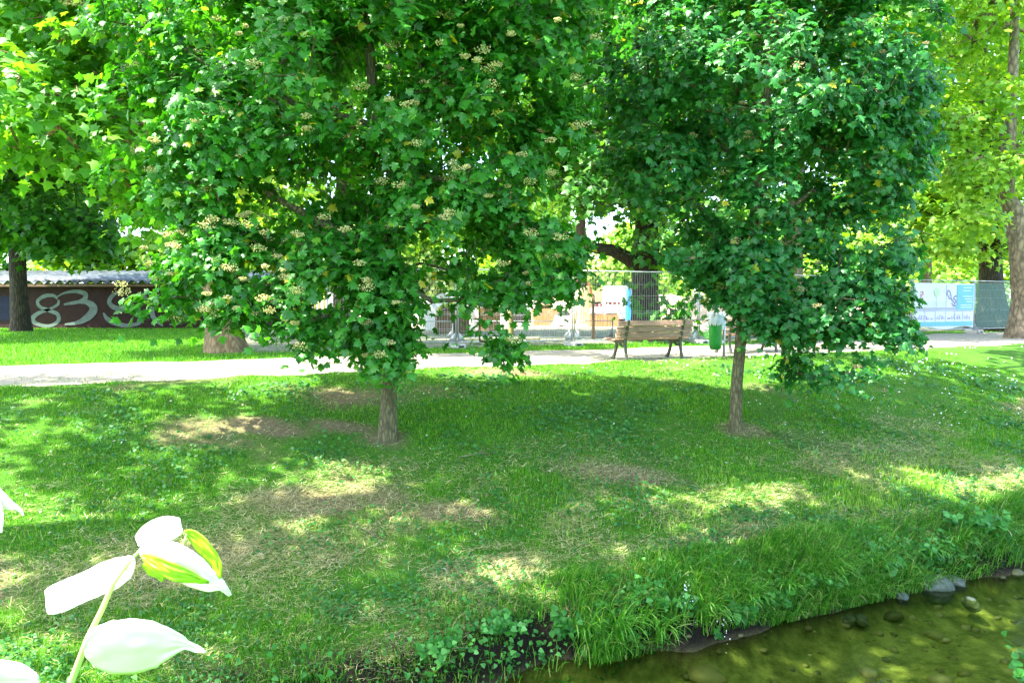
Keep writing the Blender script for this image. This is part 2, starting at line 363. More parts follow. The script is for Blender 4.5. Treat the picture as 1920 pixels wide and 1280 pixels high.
# ---------------------------------------------------------------- scattered blades and leaves
rng = np.random.default_rng(7)
def visible(x, y, z=0, m=1.22):
    d = np.maximum(y, .01)
    return (y > .5) & (np.abs(x)/d < 960/F*m) & ((CAMZ-z)/d < .60)
def blades(pos, h, wd, lean, az, mat, name, label, curl=.5, bank=True, parent=None, cat=None, segs=2, flat=False):
    """curved tapered blades: base 2 verts, mid rings, tip"""
    n = len(pos); dirx, diry = np.cos(az), np.sin(az); sx, sy = -diry, dirx
    tw = rng.uniform(0, math.pi, n); sx2, sy2 = np.cos(tw), np.sin(tw)
    if segs > 2: sx2, sy2 = sx, sy
    V = []
    ts = np.linspace(0, 1, segs+1)
    for i, t in enumerate(ts):
        ang = lean*(t**1.0)*(1+curl*t)
        # integrate direction coarsely
        if i == 0: c = pos.copy()
        else:
            am = lean*((ts[i]+ts[i-1])/2)*(1+curl*(ts[i]+ts[i-1])/2)+.12
            if flat: am = lean+0*am
            st = h*(ts[i]-ts[i-1])
            c = c+np.stack([np.sin(am)*dirx*st, np.sin(am)*diry*st, np.cos(am)*st], -1)
        if i < segs:
            ww = wd*(1-.55*t)/2
            off = np.stack([sx2*ww, sy2*ww, 0*ww], -1)
            V += [c-off, c+off]
        else: V += [c]
    V = np.stack(V, 1); k = V.shape[1]
    T = []
    for i in range(segs-1): T += [(2*i, 2*i+1, 2*i+3), (2*i, 2*i+3, 2*i+2)]
    T += [(2*segs-2, 2*segs-1, 2*segs)]
    T = np.array(T)[None]+(np.arange(n)*k)[:, None, None]
    o = arr_mesh(name, V.reshape(-1, 3), T.reshape(-1, 3), mat, parent)
    return tag(o, label, cat, kind=None if parent is not None else 'stuff')
def samp(n, u0, u1, v0, v1, dens):
    """rejection-sample n candidates in the u/v box with probability dens(x,y,u,v)"""
    u = rng.uniform(u0, u1, n); v = rng.uniform(v0, v1, n); x, y = uv2xy(u, v)
    k = visible(x, y, gz(x, y) if False else 0*x-.6); u, v, x, y = u[k], v[k], x[k], y[k]
    k = rng.random(len(x)) < dens(x, y, u, v); u, v, x, y = u[k], v[k], x[k], y[k]
    return u, v, x, y, gz(x, y)
def onpath(u, v, m=0): return (v > pn(u)+m) & (v < pf(u)-m)
def lushness(x, y, u, v):
    b = bare(x, y)
    p = (1-b)**1.5
    p = np.where(onpath(u, v, .05), .015, p)
    tuft = fbm(u*2.6, v*2.6, 71, 3)
    return np.clip(p*(.35+1.3*np.clip((tuft-.35)*3, 0, 1)), .02, 1)*(v > 5.62+.3*hol(u))
# near bank and lawn (v 5.6-12.8)
def lod(x, y): return np.clip((7.5/np.maximum(y, 1))**1.3, .1, 1)
u, v, x, y, z = samp(1700000, -9, 17, 5.6, 17, lambda x, y, u, v: lushness(x, y, u, v)*lod(x, y))
d = np.maximum(y, 4); n = len(x)
tall = fbm(u*.9, v*.9, 77, 3)
h = rng.uniform(.022, .062, n)*(.55+1.2*np.clip((tall-.3)*2.5, 0, 1))*np.where(v > 9, .9, 1)
blades(np.stack([x, y, z-.01], -1), h, .0052*(d/7)**.9*rng.uniform(.7, 1.4, n), rng.uniform(.1, 1.3, n), rng.uniform(0, 6.28, n), M['grass'], 'grass', 'short green turf covering the bank below the path')
print('grass', n)
# yellow-green upright shoots on the mid bank to the right
u, v, x, y, z = samp(160000, -2, 15, 5.9, 8.6, lambda x, y, u, v: np.clip((fbm(u*1.6, v*1.6, 81, 3)-.42)*3, 0, 1)*np.clip((u-2)/5, .08, 1)*np.clip(1-abs(v-6.9)/1.7, 0, 1)*.35)
n = len(x)
blades(np.stack([x, y, z-.01], -1), rng.uniform(.05, .15, n), .006*rng.uniform(.8, 1.5, n), rng.uniform(.05, .5, n), rng.uniform(0, 6.28, n), M['grass_y'], 'young_grass', 'sparse yellow green shoots standing on the lower bank', segs=2)
# far lawn and verge
def dfar(x, y, u, v):
    s = np.where(onpath(u, v, .05), .01, 1.)
    s = np.where((y > 38) & (x > -11), 0, s)
    s = np.where((v > 18.9) & (u > 1.2), s*.05, s)
    return s*np.clip((14/np.maximum(y, 1))**1.6, .05, 1)
u, v, x, y, z = samp(1300000, -22, 46, 16.2, 44, dfar)
n = len(x); d = y
blades(np.stack([x, y, z-.005], -1), rng.uniform(.04, .11, n), .0045*(d/7)**1.0*rng.uniform(.7, 1.4, n), rng.uniform(.1, 1.1, n), rng.uniform(0, 6.28, n), M['grass'], 'lawn_grass', 'lawn grass growing on the far side of the path')
print('far', n)
# straw / thatch lying flat
u, v, x, y, z = samp(1150000, -9, 16, 5.7, 13.2, lambda x, y, u, v: np.clip(.07+bare(x, y)*.45+np.clip((fbm(u*1.3, v*1.8, 91, 3)-.45)*4, 0, 1)*np.exp(-((v-7.1)/1.5)**2), 0, 1)*lod(x, y)*np.where(v > 9.2, .25, 1)*(v > 5.62+.45*hol(u)))
n = len(x)
blades(np.stack([x, y, z+rng.uniform(.002, .03, n)], -1), rng.uniform(.03, .14, n), .0052*(np.maximum(y, 4)/7)*rng.uniform(.6, 1.5, n), rng.uniform(1.2, 1.62, n), rng.uniform(0, 6.28, n), M['straw'], 'dry_grass', 'dry straw coloured cut grass lying on the bank', flat=True)
print('straw', n)
# long grass along the water's edge
def edge_d(x, y, u, v): return np.clip((fbm(u*1.3, v*0, 101, 3)-.3)*2.2, .15, 1)*np.clip((u-.0)/2.5, .5, 1)*(1-.93*np.clip(hol(u)*1.3, 0, 1)*(v < 6.0))
u, v, x, y, z = samp(70000, -3, 16, 5.5, 6.4, edge_d)
n = len(x); L = rng.uniform(.12, .42, n)*np.clip(.5+fbm(u*1.1, v*0, 103, 3), .5, 1.2)*np.clip((u-.5)/2.5, .4, 1)*np.clip(1.25-(v-5.7)*.9, .45, 1)
az = R(24)-math.pi/2+rng.normal(0, .75, n)
blades(np.stack([x, y, np.maximum(z, -1.98)-.01], -1), L, .0088*rng.uniform(.6, 1.4, n), rng.uniform(.4, 1.5, n), az, M['grass_long'], 'bank_grass', 'long arching grass hanging over the edge of the stream', curl=.6, segs=5)
print('edge', n)
# clover / ground ivy leaves
def disc(k=6):
    a = np.linspace(0, 2*math.pi, k, endpoint=False); return np.stack([np.cos(a), np.sin(a)*.85, .12*np.cos(2*a)], -1), np.array([(0, i, i+1) for i in range(1, k-1)])
def rot_from(nrm, tan):
    nrm = nrm/np.linalg.norm(nrm, axis=1, keepdims=True)
    tan = tan-nrm*np.sum(nrm*tan, 1, keepdims=True); tan /= np.linalg.norm(tan, axis=1, keepdims=True)+1e-9
    bx = np.cross(tan, nrm)
    return np.stack([bx, tan, nrm], -1)      # columns: x, y, z axes
def scatter(tv, tt, pos, Rm, s):
    V = np.einsum('nij,kj->nki', Rm, tv)*np.asarray(s)[:, None, None]+pos[:, None, :]
    T = tt[None]+(np.arange(len(pos))*len(tv))[:, None, None]
    return V.reshape(-1, 3), T.reshape(-1, 3)
def ivy_d(x, y, u, v): return np.clip((fbm(u*1.7, v*1.7, 111, 3)-.42)*3.2, .03, 1)*np.exp(-((v-6.0)/.7)**2)+np.clip((fbm(u*1.2, v*1.2, 113, 3)-.5)*2, 0.04, .6)*.5*np.clip(1-bare(x, y), .1, 1)
u, v, x, y, z = samp(420000, -9, 16, 5.55, 12, lambda x, y, u, v: ivy_d(x, y, u, v)*lod(x, y))
n = len(x); tv, tt = disc()
V, T = scatter(tv, tt, np.stack([x, y, z+rng.uniform(.01, .07, n)], -1), rot_from(rng.normal(0, .45, (n, 3))+[0.1, -.35, 1], rng.normal(0, 1, (n, 3))), rng.uniform(.008, .022, n)*np.maximum(y, 6)/7)
tag(arr_mesh('ground_cover', V, T, M['clover']), 'small round leaved ground cover creeping over the bank', kind='stuff')
print('clover', n)
# mixed broad leaves of nettle, ivy and dock along the water's edge
def herb_leaf():
    h = [(0, .05), (.2, -.05), (.42, .02), (.46, .25), (.36, .55), (.2, .8), (0, 1.1)]; m = [(-a, b) for a, b in h[1:-1]][::-1]; pts = [(0, .4)]+h+m
    V = np.array([(a, b, .12*abs(a)-.3*(b-.3)**2) for a, b in pts]); n = len(pts); return V, np.array([(0, i, i+1) for i in range(1, n-1)]+[(0, n-1, 1)])
u, v, x, y, z = samp(60000, -6, 16, 5.6, 6.6, lambda x, y, u, v: np.clip((fbm(u*2.3, v*2.3, 131, 3)-.50)*6, 0, 1)*np.clip((u-1)/3, .12, 1)*np.clip((6.35-v)/.4, 0, 1)*.5)
n = len(x); V, T = scatter(*herb_leaf(), np.stack([x, y, np.maximum(z, -1.97)+rng.uniform(.03, .22, n)*np.clip((7-v)/1.2, .2, 1)], -1), rot_from(rng.normal(0, .5, (n, 3))+[.3, -.6, .9], rng.normal(0, 1, (n, 3))+[.3, -.5, -.4]), rng.uniform(.018, .055, n))
tag(arr_mesh('bank_herbs', V, T, M['weed']), 'broad leaved herbs and ivy mixed into the grass along the water edge', kind='stuff')
# daisies on the right lawn + fallen petals / leaf litter
u, v, x, y, z = samp(9000, -8, 22, 6, 14, lambda x, y, u, v: np.clip((u-6)/8, .02, 1)*np.clip((fbm(u*1.5, v*1.5, 121, 2)-.35)*3, 0, 1)*(v > 8.2)*~onpath(u, v)*.35)
n = len(x); V, T = scatter(tv, tt, np.stack([x, y, z+rng.uniform(.04, .08, n)], -1), rot_from(rng.normal(0, .3, (n, 3))+[0, -.6, 1], rng.normal(0, 1, (n, 3))), rng.uniform(.007, .012, n)*np.maximum(y, 6)/9)
tag(arr_mesh('daisy_flowers', V, T, M['white_petal']), 'tiny white daisies dotted over the shaded lawn', kind='stuff')
u, v, x, y, z = samp(5000, -8, 15, 5.8, 13, lambda x, y, u, v: .16+0*x)
n = len(x); V, T = scatter(tv, tt, np.stack([x, y, z+rng.uniform(.01, .05, n)], -1), rot_from(rng.normal(0, .4, (n, 3))+[0, -.2, 1], rng.normal(0, 1, (n, 3))), rng.uniform(.009, .020, n))
tag(arr_mesh('fallen_leaves', V, T, M['deadleaf']), 'dry pale leaves scattered on the bank', kind='stuff')
# pebbles in the stream
n = 900; u = rng.uniform(-2, 15, n); v = rng.uniform(3.7, 5.5, n); x, y = uv2xy(u, v); k = visible(x, y, -2+0*x); x, y = x[k], y[k]; n = len(x)
def ico():
    t = (1+5**.5)/2; v = np.array([(-1, t, 0), (1, t, 0), (-1, -t, 0), (1, -t, 0), (0, -1, t), (0, 1, t), (0, -1, -t), (0, 1, -t), (t, 0, -1), (t, 0, 1), (-t, 0, -1), (-t, 0, 1)], float)
    f = np.array([(0, 11, 5), (0, 5, 1), (0, 1, 7), (0, 7, 10), (0, 10, 11), (1, 5, 9), (5, 11, 4), (11, 10, 2), (10, 7, 6), (7, 1, 8), (3, 9, 4), (3, 4, 2), (3, 2, 6), (3, 6, 8), (3, 8, 9), (4, 9, 5), (2, 4, 11), (6, 2, 10), (8, 6, 7), (9, 8, 1)])
    return v/np.linalg.norm(v[0])*[1, .8, .45], f
iv, it = ico()
V, T = scatter(iv, it, np.stack([x, y, gz(x, y)], -1), rot_from(rng.normal(0, .15, (n, 3))+[0, 0, 1], rng.normal(0, 1, (n, 3))), rng.lognormal(-3.3, .55, n))
tag(arr_mesh('pebbles', V, T, M['pebble'], smooth=True), 'brown pebbles lying on the stream bed', kind='stuff')
def rock(px, py, s, label, sink=.3, mat=None, name='rock'):
    p = G(px, py)
    if p[2] < -2.02: p[2] = max(p[2], -2.1)
    import bmesh
    bm = bmesh.new(); bmesh.ops.create_icosphere(bm, subdivisions=4, radius=1)
    sd = int(px*7+py)
    for q in bm.verts:
        c = np.array(q.co); f = .72+.55*fbm(c[0]*1.3+sd, c[1]*1.3+c[2]*1.7, 5, 4)
        # flatten some facets
        q.co = (c[0]*f*s[0], c[1]*f*s[1], c[2]*f*s[2])
    me = bpy.data.meshes.new(name); bm.to_mesh(me); bm.free(); me.polygons.foreach_set('use_smooth', [True]*len(me.polygons)); me.materials.append(mat or M['rock'])
    o = bpy.data.objects.new(name, me); link(o); o.location = (p[0], p[1], p[2]+s[2]*(.5-sink)); o.rotation_euler = (0, 0, sd % 6)
    return tag(o, label, 'rock', 'stones along the stream')
rock(1745, 1108, (.24, .2, .17), 'large grey rounded stone half buried in the bank at right')
rock(1690, 1122, (.09, .08, .07), 'brownish stone lying at the waterline left of the large grey stone')
rock(1590, 1168, (.09, .08, .07), 'grey stone at the foot of the bank among roots')
rock(1615, 1180, (.08, .07, .06), 'small pale stone at the waterline below the grass')
rock(1820, 1170, (.10, .06, .075), 'single blue grey stone standing out of the stream', .0)
rock(1790, 1095, (.12, .10, .08), 'small grey stone in the bank right of the large stone')

# ---------------------------------------------------------------- trees
def maple_leaf():
    h = [(0, 0), (.15, -.05), (.36, -.02), (.47, .04), (.33, .16), (.40, .22), (.62, .34), (.68, .46), (.45, .47), (.27, .50), (.36, .66), (.20, .76), (.10, .88), (0, 1.04)]
    m = [(-a, b) for a, b in h[1:-1]][::-1]
    pts = [(0, .3)]+h+m
    V = np.array([(a, b, -.22*abs(a)-.30*(b-.2)**2+(.05 if i % 3 == 0 else -.02)) for i, (a, b) in enumerate(pts)])
    n = len(pts); T = [(0, i, i+1) for i in range(1, n-1)]+[(0, n-1, 1)]
    return V, np.array(T)
def star_leaf():
    h = [(0, 0), (.42, .0), (.3, .22), (.66, .42), (.3, .52), (0, 1.)]
    m = [(-a, b) for a, b in h[1:-1]][::-1]; pts = [(0, .32)]+h+m
    V = np.array([(a, b, -.25*abs(a)-.25*(b-.2)**2) for a, b in pts]); n = len(pts)
    return V, np.array([(0, i, i+1) for i in range(1, n-1)]+[(0, n-1, 1)])
def diamond():
    return np.array([(0, 0, 0), (.38, .35, -.1), (.30, .7, -.12), (0, 1, -.15), (-.30, .7, -.12), (-.38, .35, -.1)]), np.array([(0, 1, 2), (0, 2, 3), (0, 3, 4), (0, 4, 5)])
LEAF = {'maple': maple_leaf(), 'star': star_leaf(), 'plain': diamond()}
def ell_pts(rg, lobes, n, shell=.55):
    w = np.array([l[3]*l[4]*l[5]*(l[6] if len(l) > 6 else 1)**(1/.58) for l in lobes])**.58; w /= w.sum()
    k = rg.choice(len(lobes), n, p=w); L = np.array(lobes)[k]
    d = rg.normal(0, 1, (n, 3)); d /= np.linalg.norm(d, axis=1, keepdims=True)
    r = rg.uniform(shell**3, 1, n)**(1/3.)
    out = L[:, :3]+d*r[:, None]*L[:, 3:6]
    return out, d, k
def tree(name, label, cat, trunk, tr, lobes, ntips, per, lsize, leaf, lmat, bmat, seed, group=None, spread=.22, droop=.5, blossom=None,
         sides=14, flare=0, step=.35, ends=1.0, limbs=None, twig=.006, minz=None, shell=.55, extra_parts=None, flat=.6, gap=0):
    rg = np.random.default_rng(seed)
    base = np.array(trunk[0], float)
    root = empty(name, tuple(base)); tag(root, label, cat, group)
    # trunk path, resampled
    tp = [np.array(p, float) for p in trunk]; tr = list(tr)
    pts, rad = [], []
    for i in range(len(tp)-1):
        m = max(2, int(np.linalg.norm(tp[i+1]-tp[i])/.18)) if i < 40 else 2
        for j in range(m):
            t = j/m; pts.append(tp[i]*(1-t)+tp[i+1]*t); rad.append(tr[i]*(1-t)+tr[i+1]*t)
    pts.append(tp[-1]); rad.append(tr[-1]); pts = np.array(pts); rad = np.array(rad)
    # trunk surface: rings with bark relief and root flare
    n = sides; V = []
    al = np.concatenate([[0], np.cumsum(np.linalg.norm(np.diff(pts, axis=0), axis=1))])
    for i, p in enumerate(pts):
        t = pts[min(i+1, len(pts)-1)]-pts[max(i-1, 0)]; t /= np.linalg.norm(t)
        a = np.cross(t, [0, 1., 0]); a /= np.linalg.norm(a); b = np.cross(t, a)
        an = np.linspace(0, 2*math.pi, n, endpoint=False)
        f = 1+.16*(fbm(an*1.3+seed, np.full(n, al[i]*1.2), seed, 3)-.5)+.10*np.sin(an*3+seed)*math.exp(-al[i]*1.0)
        if flare: f = f+flare*math.exp(-al[i]/(tr[0]*1.3))*(1+.45*np.sin(an*5+seed))
        V.append(p+(a[None]*np.cos(an)[:, None]+b[None]*np.sin(an)[:, None])*(rad[i]*f)[:, None])
    V = np.concatenate(V); V[:n, 2] -= .12
    ii = np.arange(len(pts)*n).reshape(len(pts), n)
    Qt = np.stack([ii[:-1], np.roll(ii[:-1], -1, 1), np.roll(ii[1:], -1, 1), ii[1:]], -1).reshape(-1, 4)
    TV, TQ = V, Qt
    # skeleton of limbs grown towards the twig tips
    lo = [l[:6] for l in lobes]
    tips, dn, kk = ell_pts(rg, lo, ntips, shell)
    if gap:
        for _ in range(5):
            bad = np.where(vnoise((tips[:, 0]+.6*tips[:, 1])*1.25, tips[:, 2]*2.1, seed)*.7+.3*vnoise(tips[:, 0]*3.1, tips[:, 2]*3.7+tips[:, 1], seed+1) < gap)[0]
            t2_, d2_, _k = ell_pts(rg, lo, ntips, shell); tips[bad] = t2_[bad]; dn[bad] = d2_[bad]
    if minz is not None: tips[:, 2] = np.maximum(tips[:, 2], minz+rg.uniform(0, .3, len(tips)))
    nodes = [p for p in pts]; par = [-1]+list(range(len(pts)-1)); 
    thick = {}
    if limbs:
        for lp in limbs:
            lr = .05
            if isinstance(lp, tuple): lp, lr = lp
            n0 = len(nodes)
            i0 = int(np.argmin(np.linalg.norm(np.array(nodes[:len(pts)])-lp[0], axis=1))); pr = i0
            for a, b in zip(lp[:-1], lp[1:]):
                a, b = np.array(a, float), np.array(b, float); m = max(1, int(np.linalg.norm(b-a)/step))
                for j in range(1, m+1): nodes.append(a+(b-a)*j/m+rg.normal(0, .02, 3)); par.append(pr); pr = len(nodes)-1
            for q_i in range(n0, len(nodes)): thick[q_i] = lr*(1-.6*(q_i-n0)/max(1, len(nodes)-n0))
    ntr = len(nodes); NA = np.zeros((ntr+ntips*14, 3)); NA[:ntr] = nodes; cnt = ntr
    ok0 = np.ones(len(NA), bool); hmin = pts[0][2]+.35*(pts[-1][2]-pts[0][2]) if len(pts) else 0
    lowest = tips[:, 2].min()
    ok0[:len(pts)] = (pts[:, 2] > min(hmin, lowest+.3))
    order = np.argsort(np.min(np.linalg.norm(tips[:, None]-pts[None, ::4], axis=2), axis=1)) if ntips < 6000 else np.arange(ntips)
    tipnode = np.zeros(ntips, int)
    for ti in order:
        q = tips[ti]; dv = q-NA[:cnt]; dist = np.linalg.norm(dv, axis=1)
        cost = dist+.5*np.maximum(0, NA[:cnt, 2]-q[2]-.15*dist)+np.where(ok0[:cnt], 0, 50)
        j = int(np.argmin(cost)); m = min(12, max(1, int(dist[j]/step))); pr = j
        s = NA[j].copy(); perp = rg.normal(0, .08*dist[j], 3)
        for a in range(1, m+1):
            t = a/m; NA[cnt] = s+(q-s)*t+perp*math.sin(math.pi*t)+np.array([0, 0, .10*dist[j]*math.sin(math.pi*t)])
            par.append(pr); pr = cnt; cnt += 1
        tipnode[ti] = pr
    NA = NA[:cnt]; par = np.array(par)
    w = np.zeros(cnt); w[tipnode] = 1
    for i in range(cnt-1, 0, -1):
        if par[i] >= 0: w[par[i]] += w[i]
    rr = twig*np.maximum(w, 1)**.46
    for q_i, q_r in thick.items(): rr[q_i] = max(rr[q_i], q_r)
    e = np.arange(len(pts), cnt); e = e[rr[e] > twig*.99]
    pa = par[e]; A, B = NA[pa], NA[e]
    rb = np.minimum(rr[e], tr[-1]*1.3 if False else 9); ra = np.minimum(np.where(pa < len(pts), rb*1.25, rr[np.minimum(pa, cnt-1)]), rb*1.6)
    D = B-A; D /= np.linalg.norm(D, axis=1, keepdims=True)+1e-9
    ref = np.where(np.abs(D[:, 2:3]) > .8, [[1., 0, 0]], [[0, 0, 1.]]); a1 = np.cross(D, ref); a1 /= np.linalg.norm(a1, axis=1, keepdims=True)+1e-9; b1 = np.cross(D, a1)
    ks = 6; an = np.linspace(0, 2*math.pi, ks, endpoint=False)
    ring = a1[:, None]*np.cos(an)[None, :, None]+b1[:, None]*np.sin(an)[None, :, None]
    VV_ = np.concatenate([A[:, None]+ring*ra[:, None, None], B[:, None]+ring*rb[:, None, None]], 1)
    k0 = np.arange(ks); q4 = np.stack([k0, (k0+1) % ks, (k0+1) % ks+ks, k0+ks], -1)
    Qb = (q4[None]+(np.arange(len(e))*2*ks)[:, None, None]).reshape(-1, 4)
    arr_mesh('trunk', np.concatenate([TV, VV_.reshape(-1, 3)]), np.concatenate([TQ, Qb+len(TV)]), bmat, root, smooth=True)
    # leaves round every tip: a flat-ish, drooping spray
    tv, tt = LEAF[leaf]; ln = ntips*per
    ti = np.repeat(np.arange(ntips), per)
    cen = np.mean(np.array(lo)[:, :3], 0)
    out = dn[ti]; tilt = rg.normal(0, 1, (ntips, 3))*.35
    hub = out*np.array([1, 1, .5])+np.array([0, 0, .75])+tilt[ti]
    hub /= np.linalg.norm(hub, axis=1, keepdims=True)
    off = rg.normal(0, 1, (ln, 3)); off -= hub*np.sum(off*hub, 1, keepdims=True)*flat
    off = off*spread*(rg.random(ln)**.35)[:, None]*.62
    back = (NA[par[tipnode[ti]]]-tips[ti])*rg.random(ln)[:, None]*.8
    pos = tips[ti]+off+back; pos[:, 2] -= droop*np.linalg.norm(off, axis=1)*.5
    nr = hub*(1.0)+rg.normal(0, .42, (ln, 3))+np.array([0, 0, .12]); tn = off/(spread+1e-9)*1.2+out*.3+np.array([0, 0, -droop])+rg.normal(0, .25, (ln, 3))
    sz = lsize*rg.uniform(.6, 1.2, ln)
    Vl, Tl = scatter(tv, tt, pos, rot_from(nr, tn), sz)
    arr_mesh('crown', Vl, Tl, lmat, root)
    if blossom:
        bl, bmat2, bn, where = blossom
        sel = np.array([i for i in range(ntips) if where(tips[i]) > rg.random()]); rg.shuffle(sel); sel = sel[:bl]
        if len(sel):
            c = tips[sel]+dn[sel]*.12+np.array([0, -.15, .09]); m = bn
            dd = rg.normal(0, 1, (len(sel), m, 3)); dd /= np.linalg.norm(dd, axis=2, keepdims=True)
            sc3 = rg.uniform(.035, .10, (len(sel), 1, 1))
            pp = (c[:, None]+dd*sc3*np.array([1.25, 1, .6])*rg.random((len(sel), m, 1))**.4).reshape(-1, 3)
            Vb, Tb = scatter(iv*[1, 1, 1.6], it, pp, rot_from(rg.normal(0, 1, (len(pp), 3)), rg.normal(0, 1, (len(pp), 3))), rg.uniform(.005, .011, len(pp)))
            o = arr_mesh('blossom', Vb, Tb, bmat2, root); o['kind'] = 'stuff'
    return root
def lb(px, py, Y, rx, ry=None, rz=None):
    p = P(px, py, Y); return (p[0], p[1], p[2], rx, ry or rx, rz or rx*.8)

b1 = G(725, 824)
t1 = [b1, P(729, 735, b1[1]), P(742, 640, b1[1]), P(748, 540, b1[1]+.05), P(735, 440, b1[1]+.1), P(738, 330, b1[1]+.1), P(705, 240, b1[1]+.1), P(690, 60, b1[1]+.1), P(690, -150, b1[1]+.1), P(700, -420, b1[1])]
Y1 = b1[1]
lobes1 = [lb(650, 150, Y1, 2.5, 2.2, 1.6), lb(420, 230, Y1-.3, 1.5, 1.5, .95), lb(330, 330, Y1-.2, .85, .9, .5), lb(430, 500, Y1-.6, .75, .7, .5), lb(455, 570, Y1-.8, .33, .4, .18),
          lb(575, 555, Y1-.8, .4, .45, .35), lb(690, 600, Y1-.6, .52, .5, .45), lb(650, 695, Y1-.5, .36, .35, .15), lb(735, 670, Y1-.4, .2, .25, .2), lb(300, 575, Y1-.5, .42, .4, .22), lb(410, 430, Y1-.4, .55, .5, .28), lb(415, 560, Y1-.7, .42, .35, .22), lb(370, 500, Y1-.5, .5, .4, .3), lb(540, 400, Y1+.3, .8, .6, .45), lb(640, 420, Y1+.4, .6, .5, .4),
          lb(840, 420, Y1, 1.2, 1.2, .7), lb(1000, 470, Y1-.2, .75, .8, .45), lb(1050, 520, Y1-.4, .38, .4, .16), lb(930, 610, Y1-.5, .36, .36, .28), lb(940, 660, Y1-.5, .3, .3, .12), lb(935, 550, Y1-.45, .42, .35, .2),
          lb(880, 250, Y1, 1.5, 1.5, 1.2), lb(960, 100, Y1, 1.3, 1.4, 1.3), lb(560, 620, Y1-.9, .22, .25, .22), lb(700, 520, Y1-.6, .6, .4, .4), lb(725, 640, Y1-.35, .3, .25, .28), lb(620, 480, Y1-.6, .7, .6, .4), lb(700, -150, Y1, 2.6, 2.4, 1.6)+(.2,), lb(420, 20, Y1, 1.7, 1.7, 1.2), lb(1000, -100, Y1, 1.6, 1.6, 1.3)+(.2,), lb(700, -380, Y1, 1.8, 1.8, 1.2)+(.15,)]
def bw1(p):
    q = p-np.array([0, 0, CAMZ]); px = 960+F*p[0]/p[1]
    zc = -math.sin(PITCH)*p[1]+0; yy = 640-F*((q[2]*cp+p[1]*sp_)/(p[1]*cp-q[2]*sp_))
    a = .1
    if 300 < px < 580 and 410 < yy < 620: a = .9
    elif 620 < px < 1060 and yy < 200: a = .34
    elif yy < 420: a = .17
    return a*2.4 if p[1] < Y1-.3 else .02
tree('maple_tree', 'young broad crowned tree with cream blossom, standing left on the grassy bank', 'tree',
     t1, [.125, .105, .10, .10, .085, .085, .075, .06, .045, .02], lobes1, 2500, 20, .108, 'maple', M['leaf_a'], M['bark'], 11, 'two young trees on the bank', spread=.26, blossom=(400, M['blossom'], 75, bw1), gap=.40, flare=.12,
     limbs=[([P(748, 540, Y1), P(725, 485, Y1-.05), P(680, 452, Y1-.1), P(630, 425, Y1-.1), P(560, 395, Y1-.2), P(440, 330, Y1-.3)], .07), [P(740, 440, Y1), P(860, 400, Y1), P(960, 380, Y1)], [P(700, 240, Y1), P(560, 200, Y1), P(430, 120, Y1)], [P(700, 200, Y1), P(850, 120, Y1), P(980, 20, Y1)]], twig=.0042)
b2 = G(1378, 806); Y2 = b2[1]
t2 = [b2, P(1381, 720, Y2), P(1390, 620, Y2), P(1402, 520, Y2), P(1412, 420, Y2), P(1425, 300, Y2), P(1440, 150, Y2), P(1450, -50, Y2), P(1450, -300, Y2)]
lobes2 = [lb(1430, 150, Y2, 2.1, 2, 1.5), lb(1230, 300, Y2, .85, 1, .75), lb(1600, 280, Y2, 1.2, 1.2, 1.0), lb(1640, 440, Y2-.2, .8, .9, .5), lb(1590, 560, Y2-.4, .95, .8, .5), lb(1650, 620, Y2-.5, .5, .6, .28), lb(1530, 690, Y2-.4, .5, .6, .2), lb(1440, 705, Y2-.4, .26, .3, .28),
          lb(1400, 500, Y2-.3, .7, .8, .5), lb(1290, 440, Y2-.1, .75, .8, .45), lb(1250, 120, Y2, 1.2, 1.3, 1.3), lb(1640, 100, Y2, 1.1, 1.3, 1.3), lb(1450, -150, Y2, 2.4, 2.2, 1.5)+(.4,), lb(1330, 530, Y2, .35, .4, .25), lb(1412, 585, Y2-.4, .25, .2, .22), lb(1400, 535, Y2-.45, .32, .2, .25), lb(1400, 450, Y2-.5, .45, .3, .35), lb(1425, 330, Y2-.9, .6, .4, .4), lb(1465, 615, Y2-.45, .4, .3, .22), lb(1560, 640, Y2-.5, .6, .6, .25), lb(1610, 690, Y2-.6, .35, .4, .12), lb(1490, 590, Y2-.3, .6, .6, .35), lb(1440, -350, Y2, 1.6, 1.6, 1.2), lb(1500, 420, Y2+.3, .9, .9, .6)]
def bw2(p): return .05 if p[1] < Y2+.3 else 0
tree('maple_tree', 'young dark green tree with one straight trunk, in front of the second bench', 'tree',
     t2, [.10, .088, .085, .08, .07, .06, .05, .035, .02], lobes2, 2050, 19, .105, 'maple', M['leaf_b'], M['bark'], 12, 'two young trees on the bank', spread=.25, blossom=(60, M['blossom_tan'], 45, bw2), gap=.42, flare=.12, twig=.0042)

